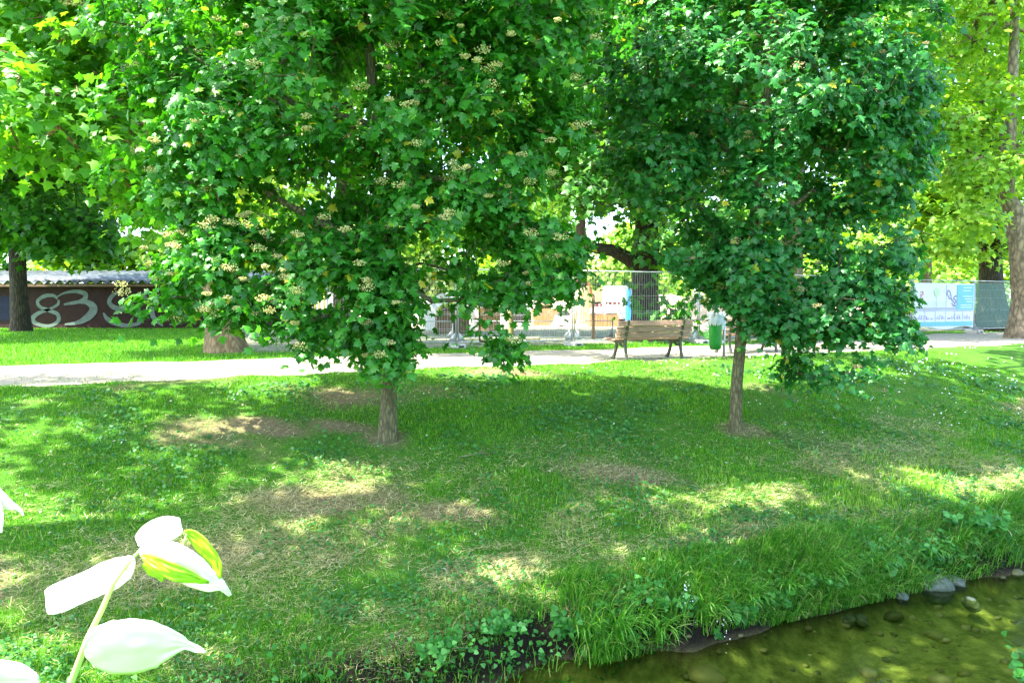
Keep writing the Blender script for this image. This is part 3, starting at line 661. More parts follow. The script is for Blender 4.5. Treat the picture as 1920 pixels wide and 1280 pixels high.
# high tree whose crown overhangs the near bank from the left (shades the bank)
bo = np.array([-9.5, 4.5, float(gz(-9.5, 4.5))])
tree('overhanging_tree', 'tall tree rooted beside the stream whose high crown spreads above the bank', 'tree',
     [bo, bo+[.2, .1, 3], bo+[.8, .6, 6], bo+[2.2, 1.4, 9], bo+[4, 2, 11]], [.35, .3, .26, .2, .1],
     [(-7.5, 4.4, 7.6, 2.0, 1.4, .9), (-4.6, 4.3, 8.0, 2.0, 1.5, .9), (-1.6, 4.6, 8.2, 2.0, 1.4, .9), (1.4, 5.0, 8.0, 1.9, 1.5, .9), (4.0, 5.6, 8.0, 1.6, 1.4, .8), (-5.5, 6.2, 8.6, 1.6, 1.0, .7), (-.5, 6.4, 8.6, 1.8, .9, .6), (-2.9, 5.7, 8.2, 1.5, .9, .6), (.9, 6.0, 8.3, 1.5, .9, .6), (-.8, 7.0, 8.4, 1.2, .7, .5), (1.7, 7.2, 8.6, 1.3, .7, .5), (3.8, 7.6, 8.8, 1.2, .8, .5)], 1350, 11, .21, 'plain', M['leaf_far'], M['bark_dark'], 13, spread=.42, shell=.2)
bo = np.array([-13.5, 7.5, 0.])
tree('high_crowned_tree', 'tall tree left of the frame whose loose crown dapples the lawn', 'tree',
     [bo, bo+[.2, .1, 3], bo+[.5, .2, 6], bo+[1, .5, 9], bo+[1.4, .6, 11]], [.35, .3, .26, .2, .1],
     [(-13, 6.5, 8, 1.8, 1.6, 1.0), (-10.5, 8.2, 8.4, 1.5, 1.3, .8), (-9.5, 6.2, 8.8, 1.4, 1.1, .7), (-12, 9.6, 8.2, 1.6, 1.2, .8), (-8.4, 8.4, 9.2, 1.0, .8, .6), (-15.5, 8, 8, 1.6, 1.5, .9), (-7.6, 10.2, 8.9, .9, .9, .6)], 400, 11, .24, 'plain', M['leaf_mid'], M['bark_dark'], 113, spread=.42, shell=.2)

# plane tree behind the path
bp_ = G(425, 662); Yp = bp_[1]
tree('plane_tree', 'stout tree with pale tan bark and flared roots beside the path', 'tree',
     [bp_, P(415, 610, Yp), P(405, 540, Yp), P(398, 440, Yp), P(385, 300, Yp), P(372, 150, Yp), P(365, -50, Yp), P(350, -300, Yp)], [.38, .33, .31, .29, .27, .25, .2, .1],
     [lb(330, 60, Yp, 3.0, 3, 2.2), lb(150, 60, Yp, 2.6, 2.6, 2.0), lb(180, 260, Yp-1, 2.0, 2, .9), lb(60, 200, Yp-1.5, 2, 2, 1.3), lb(500, 100, Yp+1, 2.5, 2.5, 2), lb(330, -200, Yp, 4.5, 4, 2.5), lb(30, -100, Yp, 3, 3, 2), lb(310, 380, Yp+.5, 1.2, 1.2, .6), (-4.6, 14.9, 10, .9, .6, .4), (-1.2, 14.2, 9.6, .8, .6, .4), (.8, 16.0, 10.4, 1.0, .7, .4), (-3.2, 13.4, 9.8, .8, .5, .35), (2.6, 16.9, 10.6, .9, .6, .4)], 1600, 14, .24, 'star', M['leaf_mid'], M['bark_plane'], 14, spread=.5, flare=.42, sides=28, twig=.009,  # high out-of-view lobes over the path are added to dapple it
     limbs=[[P(385, 300, Yp), P(300, 200, Yp), P(180, 120, Yp)], [P(372, 150, Yp), P(480, 60, Yp), P(560, 0, Yp)]])

def big(name, label, base, path, rads, lobes, n, per, ls, mat, bark, seed, spread=.6, **k):
    return tree(name, label, 'tree', path, rads, lobes, n, per, ls, 'star', mat, bark, seed, spread=spread, **k)
bx = np.array([-22., 24, 0])
big('lawn_shade_tree', 'spreading tree left of the frame whose crown reaches over the lawn by the hut', bx, [bx, bx+[.1, 0, 4], bx+[.6, .2, 8], bx+[1.5, .3, 11]], [.4, .34, .28, .15],
    [(-17, 24.5, 8.8, 2.6, 3, 1.3), (-13.5, 26, 9.4, 2.5, 2.8, 1.2), (-21, 22, 8.5, 3, 3, 1.4), (-18, 28.5, 9, 2.8, 2.5, 1.3), (-12, 22.5, 9.6, 2.0, 1.8, .9), (-22, 27, 8.5, 2.6, 2.6, 1.3)], 1500, 13, .28, M['leaf_mid'], M['bark_dark'], 151, twig=.012)
# dark tree in front of the hut
bl = P(38, 615, 31); bl[2] = 0
big('dark_trunk_tree', 'dark trunked tree standing in front of the red brown hut', bl, [bl, P(34, 520, 31), P(30, 400, 31), P(22, 280, 31), P(15, 100, 31), P(10, -100, 31)], [.36, .32, .30, .27, .2, .1],
    [lb(60, 400, 30.5, 3.2, 3, 1.3), lb(130, 440, 30.5, 2.4, 2, 1.0), lb(-60, 300, 31, 4, 3, 2.5), lb(170, 250, 32, 3, 3, 2.5), lb(20, 60, 32, 5, 4, 3.5)], 1100, 14, .30, M['leaf_dark'], M['bark_dark'], 15, flare=.2, twig=.012)
# oak behind the fence
bk = P(1212, 638, 24); bk[2] = 0
big('oak_tree', 'massive dark trunked tree behind the bench with one long low limb to the left', bk,
    [bk, P(1212, 600, 24), P(1211, 540, 24), P(1210, 490, 24), P(1212, 420, 24.2), P(1205, 320, 24.5), P(1200, 200, 24.5), P(1195, 0, 24.5)], [.47, .44, .42, .46, .36, .3, .24, .1],
    [lb(1200, 150, 24, 4.5, 4, 3), lb(1120, 330, 22.5, 2.0, 2, 1.2), lb(1290, 420, 22.5, 2.0, 2, 1.2), lb(1340, 480, 22, 1.4, 1.4, .8), lb(1060, 230, 24, 3, 3, 2.2), lb(1370, 250, 25, 3, 3, 2.4), lb(1270, 590, 21.5, .5, .5, .38), lb(1190, 545, 22.9, .42, .3, .28), lb(1200, -150, 24, 6, 5, 3)], 1500, 13, .24, M['leaf_dark'], M['bark_dark'], 16, sides=26, flare=.25, twig=.011,
    limbs=[([P(1210, 505, 24), P(1196, 500, 23.8), P(1180, 486, 23.6), P(1150, 470, 23.4), P(1118, 466, 23.2), P(1080, 455, 23), P(1040, 430, 22.8)], .24), [P(1205, 330, 24.5), P(1175, 340, 23.5), P(1150, 320, 23), P(1100, 280, 22.5)]])
bh = P(640, 620, 27); bh[2] = 0
big('shade_tree', 'tall crowned tree behind the left young tree, its trunk glimpsed through the leaves', bh, [bh, P(642, 500, 27), P(645, 300, 27), P(650, 100, 27), P(650, -100, 27)], [.34, .3, .27, .22, .1],
    [lb(700, 160, 27, 4.2, 4, 2.4), lb(860, 60, 26, 4, 4, 2.6), lb(540, 100, 27, 4, 4, 2.6), lb(760, -120, 27, 6, 5, 3), lb(960, 180, 28, 3, 3, 1.8), lb(760, 330, 30, 3, 3, 1.2), lb(1040, -80, 23, 4, 4, 2), lb(400, 150, 30, 3, 3, 2)], 1500, 13, .27, M['leaf_mid'], M['bark_dark'], 116, twig=.011)
# trunk behind maple 2
bm_ = P(1488, 632, 25); bm_[2] = 0
big('tall_tree', 'tall bare trunked tree rising behind the second bench', bm_, [bm_, P(1487, 500, 25), P(1490, 400, 25), P(1492, 300, 25), P(1496, 100, 25), P(1496, -100, 25)], [.36, .32, .31, .29, .22, .1],
    [lb(1500, 100, 25, 4.5, 4, 2.8), lb(1620, 260, 26, 2.6, 2.5, 1.6), lb(1440, 20, 25, 4, 4, 2), lb(1500, -200, 25, 5, 5, 3), (4, 13.2, 9.8, 1.7, 1.5, .7), (7.2, 15.2, 10.4, 1.9, 1.5, .7), (1.8, 14.6, 9.8, 1.2, 1.0, .5), (9.5, 17.5, 10.8, 1.8, 1.6, .8)], 1150, 13, .28, M['leaf_mid'], M['bark'], 17, twig=.011)  # lobes high above the right lawn are unseen, added to shade it
# right-hand trees
br = G(1916, 634); Yr = br[1]
big('leaning_tree', 'tan barked tree on the bright path, cut off by the right edge', br, [br, P(1920, 560, Yr), P(1912, 460, Yr), P(1902, 395, Yr), P(1888, 370, Yr), P(1893, 250, Yr), P(1900, 120, Yr), P(1905, -100, Yr)], [.42, .36, .34, .32, .22, .19, .16, .08],
    [lb(1905, 300, Yr-1.2, .7, .6, .35), lb(1880, 170, Yr-1.2, .8, .6, .4), lb(1820, 320, Yr-.5, 1.2, 1.3, .7), lb(1800, 230, Yr-.5, 1.3, 1.3, .7), lb(1835, 410, Yr-1, .7, .7, .35), lb(1900, 60, Yr+3.5, 3.5, 2.4, 2.4), lb(2000, 250, Yr+.5, 1.9, 2, 2), lb(1780, 20, Yr, 2.2, 2.2, 1.6), lb(1900, -200, Yr, 5, 4, 3)], 1100, 14, .22, M['leaf_far'], M['bark_lean'], 18, flare=.3, sides=24, twig=.010, spread=.5)
bs = P(1858, 622, 33); bs[2] = 0
big('broad_trunk_tree', 'broad trunked tree rooted behind the netted fence panel', bs, [bs, P(1860, 590, 33), P(1858, 520, 33), P(1856, 440, 33), P(1850, 350, 33), P(1840, 200, 33), P(1835, 0, 33)], [.62, .47, .44, .42, .36, .3, .15],
    [lb(1790, 430, 33, 3.0, 3, 1.4), lb(1740, 330, 34, 3, 3, 2), lb(1850, 300, 35, 4.5, 4, 2), lb(1790, 120, 34, 5, 4, 3.5), lb(1900, -100, 34, 5, 5, 3)], 1300, 13, .30, M['leaf_far'], M['bark_dark'], 19, flare=.8, sides=26, twig=.012)
bq = P(1735, 605, 46); bq[2] = 0
big('slender_tree', 'slender reddish trunk tree behind the printed banner', bq, [bq, P(1737, 520, 46), P(1738, 470, 46), P(1736, 350, 46), P(1735, 200, 46)], [.36, .3, .28, .25, .15],
    [lb(1700, 330, 46, 4, 4, 3), lb(1780, 250, 47, 4, 4, 3), lb(1660, 450, 46, 2.4, 2.4, 1.2)], 700, 13, .4, M['leaf_far'], M['bark'], 20, twig=.014, spread=.8)
# boarded tree on the site
bb = P(1092, 606, 43); bb[2] = 0
bt = big('boarded_tree', 'tree on the building site with upright pale boards tied round its trunk', bb, [bb, P(1092, 540, 43), P(1090, 480, 43), P(1089, 400, 43), P(1090, 250, 43), P(1092, 100, 43)], [.36, .30, .28, .27, .2, .12],
    [lb(1080, 250, 43, 4.5, 4, 3), lb(1000, 330, 44, 3, 3, 2), lb(1150, 320, 44, 3.2, 3, 2), lb(1080, 60, 43, 6, 5, 4)], 900, 13, .38, M['leaf_mid'], M['bark_dark'], 21, twig=.013, spread=.8)
for side in range(1):
    mb = MB(); rgb_ = np.random.default_rng(3)
    for k in range(26):
        an = 2*math.pi*k/26; rb0 = .62+rgb_.uniform(-.05, .08); rt = .40+rgb_.uniform(-.03, .03); h0 = 2.0+rgb_.uniform(-.12, .2)
        pb = bb+[rb0*math.cos(an), rb0*math.sin(an), 0]; ptp = bb+[rt*math.cos(an+.03), rt*math.sin(an+.03), h0]
        tx = np.array([-math.sin(an), math.cos(an), 0]); nx = np.array([math.cos(an), math.sin(an), 0])
        vs = []
        for p, wdd in ((pb, .062), (ptp, .05)):
            for (a, b) in ((-1, 0), (1, 0), (1, 1), (-1, 1)): vs.append(p+tx*a*wdd+nx*b*.03)
        mb.add(vs, [(3, 2, 1, 0), (4, 5, 6, 7), (0, 1, 5, 4), (1, 2, 6, 5), (2, 3, 7, 6), (3, 0, 4, 7)])
    mb.build('board_guard', M['wood_pale'], bt)
# thin mossy young tree at the path edge
bg = G(958, 677); Yg = bg[1]
tree('young_tree', 'thin olive trunked sapling at the near edge of the path left of the bench', 'tree', [bg, P(958, 600, Yg), P(958, 450, Yg), P(960, 300, Yg), P(962, 150, Yg)], [.062, .056, .052, .045, .02],
     [lb(960, 250, Yg, 1.0, 1, 1.0), lb(960, 120, Yg, .9, .9, .7)], 160, 12, .11, 'star', M['leaf_mid'], M['bark_olive'], 22, spread=.2, twig=.004)
# far belt of trees, each its own thing
far_specs = [
 (-46, 52, 15, 'leaf_dark', 'rounded dark green tree far left beyond the hut'), (-34, 46, 13, 'leaf_mid', 'bushy green tree rising over the left end of the hut roof'),
 (-25, 44, 12, 'leaf_far', 'bright yellow green tree directly behind the hut roof'), (-17, 47, 13, 'leaf_far', 'sunlit tree behind the right end of the hut roof'),
 (-10, 62, 15, 'leaf_far', 'bright tree beyond the white tent on the site'), (-3, 78, 17, 'leaf_mid', 'tall far tree seen between the left young tree and the sapling'),
 (4, 84, 18, 'leaf_far', 'pale green far tree above the excavator cab'), (12, 80, 12, 'leaf_far', 'low sunlit tree beyond the long low limb'),
 (19, 82, 17, 'leaf_far', 'light green far tree right of the massive trunk'), (29, 74, 17, 'leaf_mid', 'leafy far tree behind the tall bare trunk'),
 (36, 68, 16, 'leaf_far', 'golden green far tree behind the slender trunk'), (45, 70, 17, 'leaf_far', 'yellow green tree far behind the printed banner'),
 (52, 62, 15, 'leaf_far', 'sunlit tree far behind the netted panel'), (64, 60, 16, 'leaf_mid', 'mid green tree at the far right end of the park'),
 (-24, 70, 20, 'leaf_mid', 'tall tree towering behind the ones at the hut'), (38, 100, 24, 'leaf_mid', 'highest tree of the far belt on the right')]
for i, (x, y, h, mt, lab) in enumerate(far_specs):
    rg = np.random.default_rng(100+i); r = h*.30
    lobs = [(x+rg.normal(0, r*.45), y+rg.normal(0, r*.4), h*.28+rg.uniform(0, h*.5), r*rg.uniform(.45, .8), r*rg.uniform(.45, .8), r*rg.uniform(.35, .55)) for _ in range(9)]
    tree('park_tree', lab, 'tree', [(x, y, 0), (x+.2, y, h*.3), (x-.1, y, h*.6), (x, y, h*.85)], [h*.022, h*.018, h*.012, h*.004], lobs, 560, 14, .50, 'plain', M[mt], M['bark_dark'], 200+i, 'far trees behind the park', spread=1.15, twig=.02, step=.9, sides=8, shell=.35)
# shrubs filling the low gaps far away
for i in range(17):
    x, y, r = -22+4.6*i+2*math.sin(i*2.3), 66+5*math.sin(i*1.7)-.12*i*i*.3, 3.6+.8*math.sin(i*3.1)
    tree('hedge_bush', 'rounded sunlit bush of the low far belt behind the building site', 'bush', [(x, y, 0), (x, y, r*.5), (x, y, r)], [.14, .1, .04],
         [(x-r*.5, y, r*.55, r*.8, r*.6, r*.6), (x+r*.5, y, r*.6, r*.8, r*.6, r*.65), (x, y, r*1.05, r*.75, r*.6, r*.6)], 300, 12, .42, 'plain', M['leaf_far' if i % 3 else 'leaf_pale'], M['bark_dark'], 400+i, 'low belt of bushes behind the site', spread=.8, twig=.012, step=.8, sides=6, shell=.3)
for i, (x, y, r, lab) in enumerate([(-13, 52, 2.2, 'rounded bush left of the sand behind the site'), (2, 74, 3, 'wide bush behind the building sand'), (10, 76, 3.4, 'bright bush between the boarded tree and the massive trunk'), (24, 70, 3, 'bush behind the slatted screen'), (33, 60, 3, 'dense bush behind the right of the second bench'), (46, 58, 3, 'bush between banner and broad trunk'), (40, 50, 2.2, 'green bush left of the printed banner'), (-30, 40.5, 2.4, 'bush behind the left part of the hut')]):
    tree('bush', lab, 'bush', [(x, y, 0), (x, y, r*.5), (x, y, r*.9)], [.12, .08, .03], [(x-r*.5, y, r*.6, r*.8, r*.7, r*.6), (x+r*.5, y, r*.65, r*.8, r*.7, r*.65), (x, y, r*.9, r*.7, r*.7, r*.6)], 260, 12, .32, 'plain', M['leaf_far'], M['bark_dark'], 300+i, 'bushes behind the building site', spread=.7, twig=.012, step=.6, sides=6)
# ---------------------------------------------------------------- hut with graffiti
HD = 35.
def hp(px, py, dy=0): return P(px, py, HD+dy)
hl = hp(-260, 616)[0]; hr = hp(498, 616)[0]
hut = empty('park_hut', ((hl+hr)/2, HD+1.5, 0)); tag(hut, 'long low hut with red brown wall, pale graffiti and corrugated metal roof', 'hut')
HZ = hp(0, 531)[2]
mb = MB(); mb.box(((hl+hr)/2, HD+1.6, HZ/2-.05), (hr-hl, 3.2, HZ+.1)); mb.build('wall', M['wall_red'], hut)
# corrugated roof sheet
us = np.arange(hl-.25, hr+.25, .06); wv = .085*np.sin((us-hl)*2*math.pi/.48)
e0, e1 = (HD-.45, HZ-.02), (HD+3.6, HZ+.62)
V = []; nn = len(us)
for (yy, zz) in (e0, e1):
    for dz in (0, .012): V += [np.stack([us, np.full(nn, yy), zz+wv+dz+.06], -1)]
V = np.concatenate(V); Tq = []
def q_(a, b): return [(a*nn+i, a*nn+i+1, b*nn+i+1, b*nn+i) for i in range(nn-1)]
Tq = q_(1, 3)+q_(2, 0)+q_(0, 1)+q_(3, 2)
arr_mesh('roof', V, np.array(Tq), M['roof_metal'], hut, smooth=False)
mb = MB(); mb.box(((hl+hr)/2, HD-.40, HZ-.11), (hr-hl+.4, .06, .12)); mb.build('fascia', M['wood_brown'], hut)
def catmull(p, n=10):
    p = [np.array(q, float) for q in p]; out = []
    for i in range(len(p)-1):
        a, b, c, d = p[max(i-1, 0)], p[i], p[i+1], p[min(i+2, len(p)-1)]
        for k in range(n):
            t = k/n; out.append(.5*((2*b)+(-a+c)*t+(2*a-5*b+4*c-d)*t*t+(-a+3*b-3*c+d)*t**3))
    out.append(p[-1]); return out
def stroke(pts, mb, y0, th=.006, Y=HD):
    """pts: (px, py, width_px); a tapered ribbon on the wall"""
    q = catmull(pts); L, Rr = [], []
    for i, a in enumerate(q):
        t = q[min(i+1, len(q)-1)][:2]-q[max(i-1, 0)][:2]; t = t/(np.linalg.norm(t)+1e-9); nrm = np.array([-t[1], t[0]]); wd = a[2]/2
        for s_, lst in ((1, L), (-1, Rr)):
            pp = P(a[0]+nrm[0]*wd*s_, a[1]+nrm[1]*wd*s_, Y); lst.append((pp[0], y0, pp[2]))
    n = len(q); vs = L+Rr; vs2 = [(a, y0-th, c) for (a, _, c) in vs]
    fs = [(i, i+1, n+i+1, n+i) for i in range(n-1)]; fs2 = [tuple(2*n+j for j in f) for f in fs]
    mb.add(vs+vs2, fs+fs2+[(i, i+1, 2*n+i+1, 2*n+i) for i in range(n-1)]+[(n+i, n+i+1, 3*n+i+1, 3*n+i) for i in range(n-1)])
mb = MB()
stroke([(108, 560, 4), (100, 554, 6), (84, 555, 7), (71, 564, 6), (75, 575, 6), (92, 582, 7), (108, 589, 7), (109, 602, 7), (92, 611, 6), (70, 607, 7), (61, 598, 9), (72, 587, 7), (92, 580, 5), (108, 571, 5), (110, 562, 4)], mb, HD-.004)
stroke([(108, 556, 2), (122, 549, 4), (143, 546, 7), (160, 551, 9), (158, 561, 8), (140, 568, 5), (120, 571, 3)], mb, HD-.012)
stroke([(122, 570, 3), (145, 566, 6), (165, 567, 10), (176, 578, 15), (168, 592, 14), (148, 604, 8), (122, 608, 3)], mb, HD-.020)
stroke([(226, 547, 3), (212, 553, 7), (205, 566, 8), (214, 576, 9), (236, 580, 8), (262, 577, 3)], mb, HD-.004)
stroke([(194, 586, 3), (202, 598, 8), (218, 606, 9), (240, 610, 7), (262, 605, 6), (270, 592, 5), (262, 583, 3)], mb, HD-.012)
stroke([(258, 548, 3), (272, 556, 6), (284, 574, 8), (288, 594, 9), (306, 611, 4)], mb, HD-.020)
stroke([(330, 560, 3), (352, 571, 6), (350, 590, 9), (334, 606, 5), (318, 608, 3)], mb, HD-.004)
mb.build('graffiti_numbers', M['paint_grey'], hut)
mb = MB(); stroke([(2, 556, 6), (10, 566, 22), (12, 584, 26), (4, 600, 14)], mb, HD-.004); stroke([(22, 548, 3), (20, 565, 8), (24, 590, 6)], mb, HD-.012); mb.build('graffiti_patch', M['paint_blue'], hut)

# ---------------------------------------------------------------- site fence
def fence_panel(xa, ya, xb, yb, label, mat_net=None, h=2.0, wires=True, z0=.12):
    L = math.hypot(xb-xa, yb-ya)-.06; rz = math.atan2(yb-ya, xb-xa)
    r = empty('mesh_fence', ((xa+xb)/2, (ya+yb)/2, 0), rz); r['local'] = 1
    tag(r, label, 'fence', 'temporary mesh fence panels round the site')
    mb = MB(); x = L/2
    for s in (-1, 1): mb.tube([(s*x, 0, z0-.08), (s*x, 0, z0+h)], .021, 8)
    mb.tube([(-x, 0, z0+h-.02), (x, 0, z0+h-.02)], .017, 8); mb.tube([(-x, 0, z0+.06), (x, 0, z0+.06)], .017, 8)
    for s in (-1, 1): mb.prism([(0, 0), (.22, 0), (0, .26)], (s*(x-.01), -.004, z0+.07), (-s, 0, 0), (0, 0, 1), (0, 1, 0), .008)
    mb.build('frame', M['steel'], r, True)
    if wires:
        mb = MB()
        for xx in np.arange(-x+.075, x-.02, .075): mb.tube([(xx, -.006, z0+.06), (xx, -.006, z0+h-.02)], .0028, 3, False)
        for k, zz in enumerate((.35, .80, .86, 1.3, 1.62)): mb.tube([(-x, .004, z0+zz), (x, .004, z0+zz)], .004, 3, False)
        mb.build('wire_mesh', M['steel'], r)
    if mat_net:
        mb = MB(); mb.box((0, -.018, z0+h/2), (L-.1, .004, h-.22)); mb.build('netting', mat_net, r)
    return r
def foot(x, y, rz, label):
    r = empty('concrete_block', (x, y, 0), rz); r['local'] = 1; tag(r, label, 'fence foot', 'concrete feet under the fence panels')
    mb = MB(); mb.box((0, 0, .07), (.30, .66, .14), bev=.03); mb.build('block', M['concrete'], r)
    mb = MB(); mb.box((0, -.331, .07), (.14, .006, .05)); mb.build('grip_hole_shade', M['black'], r)  # black plate on the face, painting the shade of a grip hole
FX = [(612, 20.0), (857, 19.6), (1075, 20.5), (1310, 21.8), (1475, 23.4), (1600, 25.2)]
fpos = []
for px, Y in FX: p = P(px, 600, Y); fpos.append((p[0], p[1]))
flab = ['mesh fence panel behind the left young tree', 'mesh fence panel behind the sapling', 'mesh fence panel with its top rail across the massive trunk', 'mesh fence panel behind the green bin', 'mesh fence panel before the tall bare trunk']
for i in range(5): fence_panel(*fpos[i], *fpos[i+1], flab[i])
fl2 = ['concrete foot at the left end of the mesh fence', 'concrete foot seen between the left tree and the sapling', 'concrete foot just left of the near bench', 'concrete foot seen between near bench and green bin', 'concrete foot behind the second bench', 'concrete foot hidden behind the low branches at right']
for i, (x, y) in enumerate(fpos): foot(x, y, R(24), fl2[i])
RX = [(1600, 25.8), (1708, 28.2), (1826, 29.8), (1925, 31.5), (2040, 33)]
rp = [tuple(P(px, 600, Y)[:2]) for px, Y in RX]
fence_panel(*rp[0], *rp[1], 'plain mesh panel left of the printed banner')
bpn = fence_panel(*rp[1], *rp[2], 'mesh panel that carries the printed banner')
fence_panel(*rp[2], *rp[3], 'dark netted panel right of the printed banner', M['net_dark'])
fence_panel(*rp[3], *rp[4], 'netted panel behind the leaning tree at the right edge', M['net_dark'])
for i, lab in ((1, 'concrete foot at the left end of the banner panel'), (2, 'concrete foot at the right end of the banner panel')): foot(*rp[i], R(24), lab)
# lower mesh panels lying / standing in the shade behind the fence
for i, (pxa, pxb, Y, lab) in enumerate([(880, 1070, 24.0, 'low wire panel in the shade behind the sapling'), (1080, 1150, 24.5, 'low wire panel left of the massive trunk'), (1300, 1465, 26, 'low wire panel behind the green bin'), (640, 850, 23.5, 'low wire panel behind the left young tree')]):
    a, b = P(pxa, 600, Y), P(pxb, 600, Y+.5); fence_panel(a[0], a[1], b[0], b[1], lab, h=.62, wires=True, z0=.02)
# banner
cx, cy = (rp[1][0]+rp[2][0])/2, (rp[1][1]+rp[2][1])/2; rz = math.atan2(rp[2][1]-rp[1][1], rp[2][0]-rp[1][0])
L = math.hypot(rp[2][0]-rp[1][0], rp[2][1]-rp[1][1])-.2
bn = empty('site_banner', (cx+.04*math.sin(rz), cy-.04*math.cos(rz), 0), rz); bn['local'] = 1
tag(bn, 'printed white and teal information banner tied to the fence', 'banner')
mb = MB()  # slightly sagging sheet
nx_, nz_ = 24, 10; vs, fs = [], []
for i in range(nx_+1):
    for j in range(nz_+1):
        a, b = i/nx_, j/nz_; vs.append((-L/2+L*a, .012*math.sin(a*9)*(1-b), .24+1.74*b+.05*math.sin(a*math.pi*3)*(1-b)))
for i in range(nx_):
    for j in range(nz_): k = i*(nz_+1)+j; fs.append((k, k+nz_+1, k+nz_+2, k+1))
mb.add(vs, fs); mb.build('sheet', M['banner_white'], bn)
def bpatch(mb, x0, x1, z0, z1, y): mb.box((-L/2+L*(x0+x1)/2, y, .24+1.74*(z0+z1)/2), (L*(x1-x0), .004, 1.74*(z1-z0)))
mb = MB(); bpatch(mb, .70, .985, .40, .97, -.016); bpatch(mb, .02, .985, .04, .14, -.016); mb.build('teal_field', M['banner_teal'], bn)
mb = MB(); bpatch(mb, .03, .695, .40, .46, -.016); mb.build('grey_field', M['banner_grey'], bn)
mb = MB()
for (z, x0, x1) in ((.90, .80, .95), (.83, .80, .93), (.70, .80, .96), (.64, .83, .96), (.58, .86, .97), (.50, .76, .95), (.45, .76, .96)): bpatch(mb, x0, x1, z, z+.016, -.022)
mb.build('text_lines', M['white'], bn)
mb = MB()
for xx in (.17, .34, .51, .66, .80): bpatch(mb, xx, xx+.004, .14, .37, -.016)
bpatch(mb, .02, .985, .375, .383, -.016); bpatch(mb, .515, .519, .46, .97, -.016); bpatch(mb, .46, .50, .84, .846, -.016); bpatch(mb, .46, .50, .80, .806, -.016)
for z in (.50, .54, .58): bpatch(mb, .2, .5, z, z+.003, -.020)
def bpx(a, b): return (-L/2+L*a, .24+1.74*b)
def bline(mb, pts, wd, y=-.02):
    pts = catmull([(a, b, 0) for a, b in pts], 6)
    for p, q in zip(pts[:-1], pts[1:]):
        x0, z0 = bpx(*p[:2]); x1, z1 = bpx(*q[:2]); dx, dz = x1-x0, z1-z0; l = math.hypot(dx, dz)+1e-9
        mb.prism([(0, -wd), (l, -wd), (l, wd), (0, wd)], (x0, y, z0), (dx/l, 0, dz/l), (-dz/l, 0, dx/l), (0, 1, 0), .004)
bline(mb, [(.53, .72), (.545, .84), (.58, .80), (.60, .68), (.565, .66), (.56, .74)], .022); bline(mb, [(.60, .66), (.63, .60), (.67, .56), (.68, .62), (.64, .66), (.67, .72), (.69, .70)], .024); bline(mb, [(.61, .56), (.64, .50), (.68, .49), (.65, .54)], .02)
mb.build('line_drawing', M['banner_line'], bn)
mb = MB(); bline(mb, [(.09, .80), (.13, .80), (.13, .74), (.09, .74)], .03); bline(mb, [(.11, .72), (.09, .62), (.14, .64), (.16, .55)], .03); mb.build('pink_drawing', M['banner_pink'], bn)
mb = MB(); mb.prism([(.16*math.cos(a)*(1+.12*math.sin(5*a)), .17*math.sin(a)) for a in np.linspace(0, 6.28, 22)[:-1]], (*[bpx(.36, .80)[0]], -.016, bpx(.36, .80)[1]), (1, 0, 0), (0, 0, 1), (0, -1, 0), .004); bline(mb, [(.36, .74), (.355, .60), (.36, .47)], .012); mb.build('tree_drawing', M['banner_green'], bn)
mb = MB(); rg9 = np.random.default_rng(9)
for k in range(46):
    a = .05+.9*k/46+rg9.uniform(-.008, .008); hh = rg9.uniform(.02, .13)
    if min(abs(a-q) for q in (.17, .34, .51, .66, .80)) > .012: bline(mb, [(a, .19), (a+rg9.uniform(-.015, .015), .19+hh*.5), (a+rg9.uniform(-.01, .01), .19+hh)], .009, -.018-.0001*k)
mb.build('figure_drawings', M['purple'], bn)['kind'] = 'stuff'

# ---------------------------------------------------------------- benches, bin
def make_bench(loc, rz, label):
    r = empty('park_bench', loc, rz); r['local'] = 1; tag(r, label, 'bench', 'wooden park benches beside the path')
    Lb = 1.9
    mb = MB()
    for k in range(4): mb.box((0, .06+.115*k, .44+.004*k-.012*(k == 1)), (Lb, .10, .038), bev=.008)
    mb.build('seat', M['wood_bench'], r)
    mb = MB()
    for k in range(3): mb.box((0, -.035-.035*k, .53+.125*k), (Lb, .035, .112), rx=R(-14), bev=.008)
    mb.build('backrest', M['wood_bench'], r)
    for s in (-1, 1):
        xx = s*.70
        def flat(pts, ws, name):
            q = catmull([(a, b, c) for (a, b), c in zip(pts, ws)], 6); Lf, Rt = [], []
            for i, a in enumerate(q):
                t = q[min(i+1, len(q)-1)][:2]-q[max(i-1, 0)][:2]; t /= np.linalg.norm(t)+1e-9
                Lf.append((a[0]-t[1]*a[2]/2, a[1]+t[0]*a[2]/2)); Rt.append((a[0]+t[1]*a[2]/2, a[1]-t[0]*a[2]/2))
            mb = MB(); mb.prism(Lf+Rt[::-1], (xx-.022, 0, 0), (0, 1, 0), (0, 0, 1), (1, 0, 0), .044); return mb.build(name, M['iron'], r)
        flat([(-.08, 0), (-.03, .2), (.0, .40), (-.045, .55), (-.09, .70), (-.14, .85)], [.06, .055, .075, .06, .055, .045], 'back_support')
        flat([(.50, 0), (.44, .05), (.36, .2), (.33, .34), (.36, .405)], [.10, .06, .055, .06, .08], 'leg')
        flat([(.0, .395), (.2, .385), (.44, .40)], [.06, .05, .045], 'seat_bearer')
        flat([(-.02, .33), (.1, .29), (.22, .37)], [.03, .03, .03], 'brace')
    return r
be = G(1222, 677)
be = P(1224, 676, 15.7); be[2] = .008
make_bench(tuple(be), R(24), 'near wooden bench facing the path with its back to the stream')
be2 = P(1410, 660, 17.8); be2[2] = .008
make_bench(tuple(be2), R(24), 'second wooden bench, half hidden behind the dark young tree')
